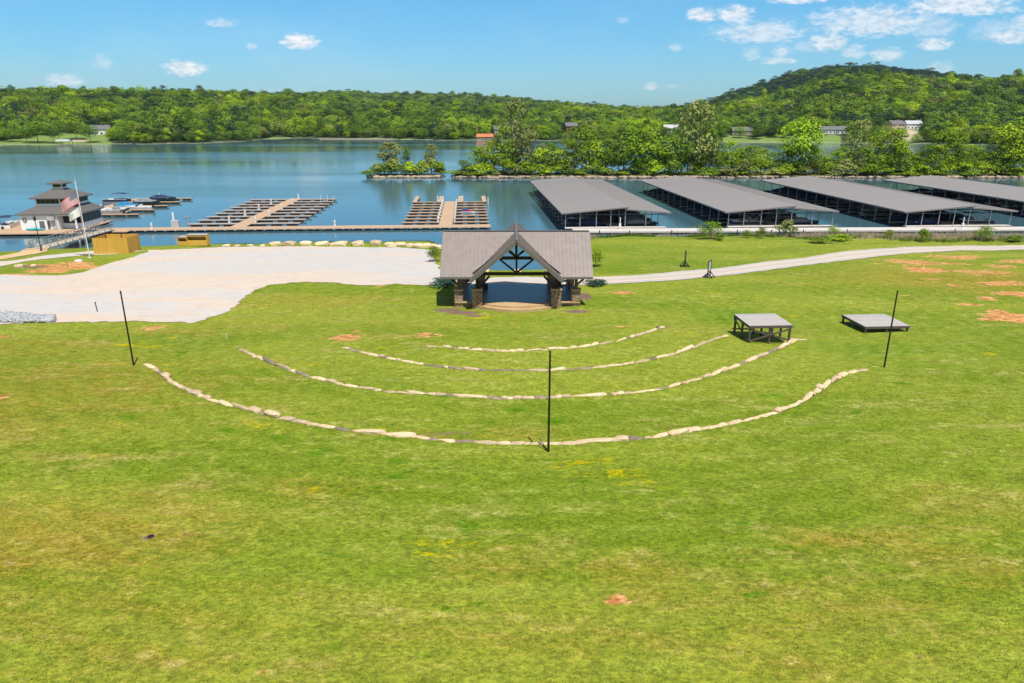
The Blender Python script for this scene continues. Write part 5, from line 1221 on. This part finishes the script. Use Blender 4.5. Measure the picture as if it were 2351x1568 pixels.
def pontoon(loc, rz, side, canopy, lb_, grp, L=7.0):
    t = empty('pontoon_boat', loc, rz, lb_, 'boat', grp)
    for s_ in (-1, 1):
        m = MB(); m.cyl((-L/2, s_ * .85, .12), (L/2 - .8, s_ * .85, .12), .32, .32, 12); m.cyl((L/2 - .8, s_ * .85, .12), (L/2, s_ * .85, .3), .32, .06, 12); m.build('pontoon_tube', M['aluminium'], t)
    m = MB(); m.box((0, 0, .52), (L - .2, 2.5, .12)); m.build('deck', M['tan'], t)
    m = MB()
    for s_ in (-1, 1): m.box((-.1, s_ * 1.2, .88), (L - .9, .05, .6))
    m.box((L/2 - .55, 0, .88), (.05, 2.35, .6)); m.box((-L/2 + .35, 0, .88), (.05, 2.35, .6)); m.build('side_panel', M[side], t)
    m = MB()
    for s_ in (-1, 1): m.box((-.1, s_ * 1.2, 1.21), (L - .85, .09, .06))
    m.box((L/2 - .55, 0, 1.21), (.09, 2.3, .06)); m.build('rail', M['boat_white'], t)
    for x, y in ((-2.3, .75), (1.8, .75), (1.8, -.75)): m = MB(); m.box((x, y, .78), (1.5, .62, .4)); m.box((x, y * 1.38, 1.08), (1.5, .14, .3)); m.build('seat', M['boat_white'], t)
    m = MB(); m.box((-.3, -.7, .95), (.6, .7, .75)); m.build('console', M['boat_white'], t)
    if canopy:
        m = MB(); n = 6
        rs_ = [[(-2.6 + 3.2 * i / n, -1.25, 2.55 + .18 * math.sin(PI * i / n)), (-2.6 + 3.2 * i / n, 0, 2.68 + .18 * math.sin(PI * i / n)), (-2.6 + 3.2 * i / n, 1.25, 2.55 + .18 * math.sin(PI * i / n)), (-2.6 + 3.2 * i / n, 0, 2.58 + .18 * math.sin(PI * i / n))] for i in range(n + 1)]
        m.loft(rs_); cnp = m.build('canopy', M[canopy], t); m = MB()
        for x in (-2.5, .5):
            for s_ in (-1, 1): m.beam((-1.0, s_ * 1.2, 1.2), (x, s_ * 1.22, 2.56), .045)
        pass
        for x in (-2.5, .5): m.beam((x, -1.22, 2.54), (x, 1.22, 2.54), .04)
        m.build('canopy_frame', M['aluminium'], cnp)
    outboard(t, -L/2 + .0, .4); return t
gB = 'boats moored around the marina building'
pontoon(L2(o1, -2.9, 31, .05), RA + PI, 'boat_navy', 'canvas_navy', 'navy pontoon boat with dark canopy on the left side of the left dock', gB)
runabout(L2(o1, 5.4, 19.6, .1), RA, 'boat_white', 'canvas_teal', 'white motorboat with bright blue cover in the left dock', gB)
runabout(L2(o1, 9.0, 16.6, .1), RA + PI, 'boat_white', 'canvas_grey', 'white open motorboat between second and third fingers of the left dock', gB, cover=False)
pontoon(L2(o1, 5.6, 11.4, .05), RA, 'boat_dark', None, 'dark open pontoon boat in the second slip of the left dock', gB); pontoon(L2(o1, 5.6, 8.6, .05), RA + PI, 'aluminium', None, 'silver pontoon boat in the nearest slip of the left dock', gB)
runabout(L2(o1, 6.4, 27.6, .1), RA, 'boat_dark', 'canvas_grey', 'dark covered motorboat in the fourth slip of the left dock', gB); runabout(L2(o1, 7.2, 35.8, .1), RA, 'boat_dark', 'canvas_navy', 'dark low boat in the farthest slip of the left dock', gB)
pontoon(L2(OB, -5.4, 5.2, .05), RA + PI/2 + .25, 'boat_white', 'canvas_navy', 'white pontoon boat with navy canopy left of the marina building', gB, 8); runabout(L2(OB, -11.0, 1.8, .1), RA, 'boat_navy', 'canvas_grey', 'dark and white motorboat at the left photo edge beside the platform', gB)
m = MB(); m.loft(hull_rings(6, 2.2, .5)); tag(m.build('jon_boat', M['boat_white'], loc=L2(OB, -7.0, -6.6, .05), rz=RA), 'low white boat hull in front of the building platform at the left', 'boat', gB)
# jet ski
jp = L2(o3, 4.6, 17.2, .45); t = empty('jet_ski', jp, RA, 'red, white and blue jet ski parked in the right open dock', 'jet ski')
m = MB(); m.loft(lens(10, 3.2, 1.15, .5)); m.build('hull', M['boat_white'], t); m = MB(); m.loft(lens(8, 2.2, .8, .3, .52, sheer=.0)); m.build('engine_cover', M['red'], t); m = MB(); m.box((-.5, 0, .95), (1.3, .42, .26)); m.build('seat', M['blue'], t); m = MB(); m.beam((.4, -.4, 1.2), (.4, .4, 1.2), .05); m.beam((.6, 0, .85), (.4, 0, 1.2), .1); m.build('handlebar', M['black'], t)
t2 = empty('jet_ski_float', L2(o3, 4.6, 17.2, .2), RA, 'pale floating cradle under the red, white and blue jet ski', 'float'); m = MB(); m.box((0, 0, -.05), (3.3, 1.3, .26)); m.build('cradle', M['lgrey'], t2)
# ---- covered docks
WW = empty('dock_walkway', (20, 137.2, DZ), R(1.6), 'long white concrete floating walkway in front of the covered docks', 'dock')
for i in range(10): deckpiece('walkway_section', WW, -8 + i * 10.2, -8 + (i + 1) * 10.2 - .05, -1.9, 1.9, 'white_deck', .3)
m = MB(); m.box((98, 1.6, -.15), (16, 5, .3)); m.build('landing', M['white_deck'], WW)
def covered(name_l, ox, oy, wl1, wl2, nboats, seedv):
    rs_ = random.Random(seedv)
    t = empty('covered_dock', (ox, oy, DZ), RA, name_l, 'covered dock', 'covered boat docks with grey gable roofs'); O = (ox, oy)
    L = 71.0; W = wl1 + wl2; ze = 2.95; zr = 4.15; zr2 = 3.75
    m = MB(); m.poly([(-.8, -.8, ze), (wl1 + .5, -.8, zr), (wl1 + .5, L + .6, zr), (-.8, L + .6, ze)], .14); [m.beam((-.8, .1 + i_ * .9, ze + .02), (wl1 + .5, .1 + i_ * .9, zr + .02), .06, .05) for i_ in range(79)]; m.build('roof_left', M['marina_roof'], t)
    m = MB(); m.poly([(wl1 - .15, -.8, zr2), (W + .8, -.8, ze), (W + .8, L + .6, ze), (wl1 - .15, L + .6, zr2)], .14); [m.beam((wl1 - .15, .1 + i_ * .9, zr2 + .02), (W + .8, .1 + i_ * .9, ze + .02), .06, .05) for i_ in range(79)]; m.build('roof_right', M['marina_roof'], t)
    m = MB(); m.box((wl1, L/2, (zr + zr2) / 2 - .1), (.08, L, .3)); m.box((-.78, L/2, ze - .16), (.1, L + 1.3, .3)); m.box((W + .78, L/2, ze - .16), (.1, L + 1.3, .3))
    m.beam((-.8, -.84, ze - .15), (wl1 + .5, -.84, zr - .15), .08, .26); m.beam((wl1, -.84, zr2 - .15), (W + .8, -.84, ze - .15), .08, .26); m.build('fascia', M['marina_edge'], t)
    c0, c1 = wl1 * .5, wl1 * .5
    cxm = W * .5; deckpiece('walkway', t, cxm - 1.2, cxm + 1.2, .6, L, 'deck_dark')
    deckpiece('walkway', t, 0, W, -.95, .58, 'white_deck')
    nF = 13; per = L / nF
    for i in range(1, nF + 1):
        y = i * per
        for a, b in ((0, cxm - 1.22), (cxm + 1.22, W)): deckpiece('finger', t, a, b, y - .4, y + .4, 'deck_dark')
    for x, st_ in ((.1, 1), (wl1 * .52, 2), (wl1, 1), (W - .1, 1)):
        for i in range(0, nF + 1, st_):
            y = i * per if i else -.3; zt = ze + (zr - ze) * (x / wl1) if x <= wl1 else ze
            m = MB(); m.box((x, y, zt / 2 - .25), (.13, .13, zt + .3)); m.build('post', M['galv'], t)
    for x in (wl1 * .25, wl1 * .76, wl1 + wl2 * .5):
        zt = ze + (zr - ze) * (x / wl1) if x <= wl1 else (ze + zr2) / 2; m = MB(); m.box((x, -.3, zt / 2 - .25), (.12, .12, zt + .3)); m.build('post', M['galv'], t)
    m = MB()
    for i in range(nF + 1): y = i * per; m.box((W/2, y, 2.5), (W - .2, .09, .16))
    for x in (.1, wl1, W - .1): m.box((x, L/2, 2.62), (.1, L - .2, .14))
    m.build('beam', M['galv_dark'], t)
    return O, W, per, cxm
cdl = ['covered dock nearest the pavilion, first from the left', 'second covered dock from the left, behind the leafy sapling', 'third covered dock from the left, behind the round shrub', 'covered dock cut by the right photo edge, fourth from the left']
CD = [(10.6, 140.4, 12.2, 8.4), (43.8, 142.2, 13.2, 8.8), (80.2, 142.6, 13.3, 9.0), (117.6, 144.0, 13.5, 9.0)]
ordw = ['nearest', 'second', 'third', 'fourth', 'fifth', 'sixth', 'seventh', 'eighth', 'ninth', 'tenth', 'eleventh', 'twelfth', 'farthest']
pb = {}
for k, (ox, oy, a_, b_) in enumerate(CD):
    O, W, per, cxm = covered(cdl[k], ox, oy, a_, b_, 0, k)
    dn = ['first', 'second', 'third', 'fourth'][k]; rs_ = random.Random(k + 3)
    for i in range(13):
        for side in (-1, 1):
            if rs_.random() < (.16 if k else .12): continue
            if side == 1 and i < 1 and k < 2: pass
            ty = rs_.choice(['p', 'c', 'c', 'd']) ; key = (ty,)
            cc_ = {'p': 'dark pontoon boat', 'c': 'navy covered motorboat', 'd': 'grey covered motorboat'}[ty]
            lb_ = f'{cc_} under the {dn} covered dock, {ordw[i]} {"left" if side < 0 else "right"} slip from shore'
            s = (cxm - 1.4) / 2 + .1 if side < 0 else W - (W - cxm - 1.4) / 2 - .1
            loc = L2(O, s, (i + .5) * per, .08); rz = RA + (PI if side < 0 else 0)
            grp = 'boats under the covered docks'
            if key not in pb:
                pb[key] = pontoon(loc, rz, 'boat_dark', 'canvas_navy', lb_, grp, 7.2) if ty == 'p' else runabout(loc, rz, 'boat_navy' if ty == 'c' else 'boat_dark', 'canvas_navy' if ty == 'c' else 'canvas_grey', lb_, grp, L=6.8)
                bpy.context.view_layer.update()
            else: dup(pb[key], loc, rz, 1.0, lb_, grp)
    for j, x in enumerate((.1, a_ * .52, a_, a_ + b_ - .1)):
        q = L2(O, x, 0); piling((q.x, 134.9 + (q.x - 20) * math.tan(R(1.6)), 0), .75, f'short black piling at the white walkway, {["first","second","third","fourth"][j]} along in front of the {dn} covered dock', 'dock pilings', 'black', .09)
for j, (px, py) in enumerate(((1423, 526), (2209, 525))): t = empty('power_pedestal', P(px, py, DZ), RA, f'{"first" if j == 0 else "second"} tall white pole box on the white walkway, in front of the {"first" if j == 0 else "third"} covered dock', 'power pedestal'); m = MB(); m.cyl((0, 0, 0), (0, 0, 2.3), .1, .1, 8); m.box((0, 0, .8), (.4, .3, .6)); m.build('body', M['white'], t)

# ------------------------------------------------------------ bank plants on the right
def ysz(x): return float(ysf(x))
V = []; Fs = []; tn = []
def tuft(cx, cy, h, n, spread, tone):
    z = gz(cx, cy)
    for _ in range(n):
        a = rng.uniform(0, 6.28); b = rng.uniform(0, spread); x, y = cx + math.cos(a) * b, cy + math.sin(a) * b; hh = h * rng.uniform(.6, 1.2); w_ = rng.uniform(.02, .05) * (1 + h)
        lx, ly = rng.uniform(-.6, .6) * hh, rng.uniform(-.7, .3) * hh; q = rng.uniform(0, PI); o = len(V)
        V.extend([(x - math.cos(q) * w_, y - math.sin(q) * w_, z - .05), (x + math.cos(q) * w_, y + math.sin(q) * w_, z - .05), (x + lx + .01, y + ly, z + hh), (x + lx - .01, y + ly, z + hh)]); Fs.append((o, o + 1, o + 2, o + 3)); tn.append(tone * rng.uniform(.6, 1))
dens = lambda x: np.interp(x, [14, 24, 44, 52, 62, 95, 105], [.25, .15, .25, .6, 1, 1, 1])
for i in range(11000):
    x = rng.uniform(13, 106); dd = rng.uniform(.2, 1) ** 1.3 * np.interp(x, [13, 40, 60, 106], [2, 4, 11, 13])
    if rng.random() > dens(x): continue
    if noise.noise(Vector((x * .18, dd * .3, 2))) < -.10 or noise.noise(Vector((x * .7, dd * .8, 6))) < -.2: continue
    tuft(x, ysz(x) - dd * rng.uniform(.1, 1), rng.uniform(.3, 1.0) * (1 + .8 * noise.noise(Vector((x * .5, dd, 5)))), 5, .5, .9)
tall = npmesh('tall_dry_grass', V, Fs, M['drygrass'], {'tone': ('FACE', tn)}); tag(tall, 'pinkish dry tall grass along the bank in front of the covered docks', 'grass', kind='stuff')
V = []; Fs = []; tn = []
for i in range(5200):
    x = rng.uniform(12, 106); dd = rng.uniform(0, 1) ** 1.2 * np.interp(x, [13, 40, 60, 106], [2.5, 4, 12, 12])
    if noise.noise(Vector((x * .14 + 7, dd * .25, 8))) < -.06: continue
    tuft(x, ysz(x) - dd - .2, rng.uniform(.25, .6), 6, .4, .8)
for i in range(1500):
    x = rng.uniform(-58, 12); tuft(x, ysz(x) - rng.uniform(.5, 2.2), rng.uniform(.15, .35), 5, .35, .8)
wd_ = npmesh('weeds', V, Fs, M['weed'], {'tone': ('FACE', tn)}); tag(wd_, 'green weeds mixed through the grassy bank of the near shore', 'weeds', kind='stuff')
for px, py, H, W, ck, st_, lb_ in ((1632, 548, 3.1, 3.0, 'bright', 'x', 'tall bright leafy sapling on the bank in front of the second covered dock'), (1811, 543, 3.2, 3.2, 'olive', 'shrub', 'round yellow-green shrub on the bank between second and third covered docks'),
        (1714, 546, 1.5, 1.3, 'mid', 'x', 'small sapling on the bank between the tall bright sapling and the round shrub'), (1747, 547, 2.0, 1.4, 'mid', 'x', 'small sapling on the bank, just left of the round shrub'), (1912, 536, 2.2, 1.4, 'bright', 'x', 'thin sapling at the white walkway right of the round shrub'),
        (2040, 548, 1.7, 1.3, 'bright', 'x', 'small upright sapling before the third covered dock, left part'), (2122, 556, 2.4, 1.6, 'mid', 'shrub', 'green bush in the dry grass before the third covered dock'), (2258, 553, 2.6, 2.4, 'mid', 'x', 'loose green sapling in the dry grass near the right photo edge'),
        (1935, 553, 1.1, 3.5, 'bright', 'shrub', 'low wide green bush in the dry grass above the road'), (2330, 556, 1.2, 2.6, 'mid', 'shrub', 'low green bush in dry grass at the right photo edge'), (1655, 552, 1.1, 1.5, 'mid', 'shrub', 'low bush at the right foot of the tall bright sapling'),
        (1878, 557, 1.0, 3.0, 'mid', 'shrub', 'low green bush in dry grass, right of the round shrub')):
    leafy('sapling' if st_ == 'x' else 'shrub', px, py, H, W, ck, lb_, 'bushes and saplings on the near bank', st_)

# ------------------------------------------------------------ grass blades of the near lawn
def blades(n):
    y = 13 + (rng.random(n) ** 1.35) * 34; x = (rng.random(n) * 2 - 1) * (y * .80 + 6)
    k = np.array([noise.noise(Vector((a * .8, b * .8, 0))) > -.25 for a, b in zip(x, y)]); x, y = x[k], y[k]
    for (px, py, r_) in ((1418, 1375, .8), (345, 1232, .5), (590, 1548, .5), (1025, 995, 2.5)): g_ = G(px, py); q = np.hypot(x - g_.x, y - g_.y) > r_; x, y = x[q], y[q]
    z = gh(x, y); n = len(x); h = rng.uniform(.02, .06, n); a = rng.uniform(0, PI, n); w_ = rng.uniform(.008, .018, n)
    lx, ly = rng.normal(size=n) * .5 * h, rng.normal(size=n) * .5 * h; dx, dy = np.cos(a) * w_, np.sin(a) * w_
    V = np.stack([np.column_stack([x - dx, y - dy, z - .01]), np.column_stack([x + dx, y + dy, z - .01]), np.column_stack([x + lx + dx * .5, y + ly + dy * .5, z + h]), np.column_stack([x + lx - dx * .5, y + ly - dy * .5, z + h])], 1).reshape(-1, 3)
    cov = np.zeros((4 * n, 4), np.float32)
    o = npmesh('grass', V, np.arange(4 * n).reshape(-1, 4), M['grass'], {'cover': ('POINT', cov)})
    return tag(o, 'short uneven grass blades covering the near part of the sloping lawn', 'grass', kind='stuff')
blades(150000)
# ------------------------------------------------------------ light, sky, air
SUN_EL = R(66); saz = math.atan2(.38, -.92)                # direction to the sun: behind the camera, slightly right
sd = Vector((math.cos(SUN_EL) * .38, -math.cos(SUN_EL) * .925, math.sin(SUN_EL))).normalized()
sl = bpy.data.lights.new('sun', 'SUN'); sl.energy = SUNE; sl.angle = R(.55); sl.color = (1.0, .94, .84)
so = bpy.data.objects.new('sun', sl); COL.objects.link(so); so.rotation_euler = (-sd).to_track_quat('-Z', 'Y').to_euler()
w = bpy.data.worlds.new('World'); SC.world = w; w.use_nodes = True; nt = w.node_tree
for n in list(nt.nodes): nt.nodes.remove(n)
out = nt.nodes.new('ShaderNodeOutputWorld'); bg = nt.nodes.new('ShaderNodeBackground'); nt.links.new(bg.outputs[0], out.inputs[0])
sky = nt.nodes.new('ShaderNodeTexSky'); sky.sky_type = 'NISHITA'; sky.sun_disc = False; sky.sun_elevation = SUN_EL
sky.sun_rotation = math.atan2(sd.x, sd.y); sky.altitude = 300; sky.air_density = 1.0; sky.dust_density = .7; sky.ozone_density = 1.6
bg.inputs[1].default_value = SKYS
g = nt.nodes.new('ShaderNodeTexCoord').outputs['Generated']
sx = nt.nodes.new('ShaderNodeSeparateXYZ'); nt.links.new(g, sx.inputs[0])
yy = mth(nt, 'MAXIMUM', sx.outputs[1], .02)
A = mth(nt, 'DIVIDE', sx.outputs[0], yy); E = mth(nt, 'DIVIDE', sx.outputs[2], yy)
cb = nt.nodes.new('ShaderNodeCombineXYZ'); nt.links.new(A, cb.inputs[0]); nt.links.new(mth(nt, 'MULTIPLY', E, 2.4), cb.inputs[1])
cv = cb.outputs[0]
n1 = noi(nt, cv, 62, 7, .62, .3); n2 = noi(nt, cv, 210, 4, .6)
pert = mth(nt, 'ADD', mth(nt, 'MULTIPLY_ADD', n1, 2.7, -1.35), mth(nt, 'MULTIPLY_ADD', n2, .55, -.275))
CL = [(687,93,36,15,1),(425,155,42,15,.95),(148,184,40,14,.55),(507,51,34,8,.45),(237,140,20,14,.32),(579,106,14,7,.35),(1614,33,30,14,.9),(1686,29,36,17,.85),(1744,71,88,22,.62),(1775,66,30,18,.35),
      (2000,45,120,30,.7),(2130,55,60,26,.4),(2205,10,110,20,.85),(1826,-2,60,8,.8),(1900,95,42,18,.75),(1962,115,24,16,.5),(1793,118,20,13,.5),(1787,138,34,8,.6),(1725,120,18,15,.38),(2035,123,34,14,.62),(2147,99,34,13,.75),
      (2320,82,50,14,.8),(2290,68,56,22,.35),(2345,50,26,16,.5),(1495,198,18,7,.5),(1550,106,14,9,.42),(1430,45,14,7,.25),(2160,155,30,14,.32),(1855,105,26,12,.3),(1645,245,22,8,.2),(1540,198,20,5,.2)]
tot = None
for (px, py, wx, wy, op) in CL:
    e, a = elev(px, py + wy * .3); sxw = wx * 1.28 / 1660; syw = wy * 1.4 / 1640
    dx = mth(nt, 'MULTIPLY', mth(nt, 'SUBTRACT', A, a), 1 / sxw); dy = mth(nt, 'MULTIPLY', mth(nt, 'SUBTRACT', E, e), 1 / syw)
    dy2 = mth(nt, 'MULTIPLY', mth(nt, 'MINIMUM', dy, 0), 1.0)     # flatter base
    d = mth(nt, 'ADD', mth(nt, 'ADD', mth(nt, 'MULTIPLY', dx, dx), mth(nt, 'MULTIPLY', dy, dy)), mth(nt, 'MULTIPLY', dy2, dy2))
    v = mth(nt, 'SUBTRACT', mth(nt, 'ADD', 1.0, pert), d)
    q = nt.nodes.new('ShaderNodeMapRange'); q.interpolation_type = 'SMOOTHSTEP'; nt.links.new(v, q.inputs[0])
    q.inputs[1].default_value = -.15; q.inputs[2].default_value = 1.15; q.inputs[3].default_value = 0; q.inputs[4].default_value = op
    tot = q.outputs[0] if tot is None else mth(nt, 'MAXIMUM', tot, q.outputs[0])
tot = mth(nt, 'MULTIPLY', tot, mapr(nt, sx.outputs[1], .02, .1))
veil = mth(nt, 'MULTIPLY', mapr(nt, noi(nt, cv, 3.2, 5, .6), .45, .75), .10)
shade = mapr(nt, n1, .3, .65, .80, 1.0)
cc = nt.nodes.new('ShaderNodeVectorMath'); cc.operation = 'SCALE'; cc.inputs[0].default_value = CLOUDC[:3]; nt.links.new(shade, cc.inputs['Scale'])
tint = mix(nt, 1.0, sky.outputs[0], mix(nt, mapr(nt, E, .35, 1.2), mix(nt, mapr(nt, E, -.01, .20), SKYT0, SKYT1), (.92, .92, .88)), 'MULTIPLY')
c = mix(nt, veil, tint, CLOUDC); 
mx = nt.nodes.new('ShaderNodeMix'); mx.data_type = 'RGBA'; nt.links.new(tot, mx.inputs[0]); nt.links.new(c, mx.inputs[6]); nt.links.new(cc.outputs[0], mx.inputs[7])
nt.links.new(mx.outputs[2], bg.inputs[0])
if HAZE:
    hb = MB(); hb.box((0, 2600, 140), (9000, 6400, 300)); 
    hm = bpy.data.materials.new('haze'); hm.use_nodes = True; t = hm.node_tree
    for n in list(t.nodes): t.nodes.remove(n)
    o_ = t.nodes.new('ShaderNodeOutputMaterial'); pv = t.nodes.new('ShaderNodeVolumePrincipled'); pv.inputs['Color'].default_value = (.72, .84, 1, 1)
    pv.inputs['Density'].default_value = HAZE; pv.inputs['Anisotropy'].default_value = 0; t.links.new(pv.outputs[0], o_.inputs['Volume'])
    ho = hb.build('haze', hm); tag(ho, 'faint blue summer haze over the lake and the far hills', 'haze', kind='stuff')
SC.render.engine = 'CYCLES'
SC.cycles.max_bounces = 4; SC.cycles.diffuse_bounces = 2; SC.cycles.glossy_bounces = 2; SC.cycles.transmission_bounces = 3; SC.cycles.volume_bounces = 0
SC.cycles.use_denoising = True
SC.view_settings.view_transform = 'Standard'; SC.view_settings.look = 'None'; SC.view_settings.exposure = EXPO; SC.view_settings.gamma = 1
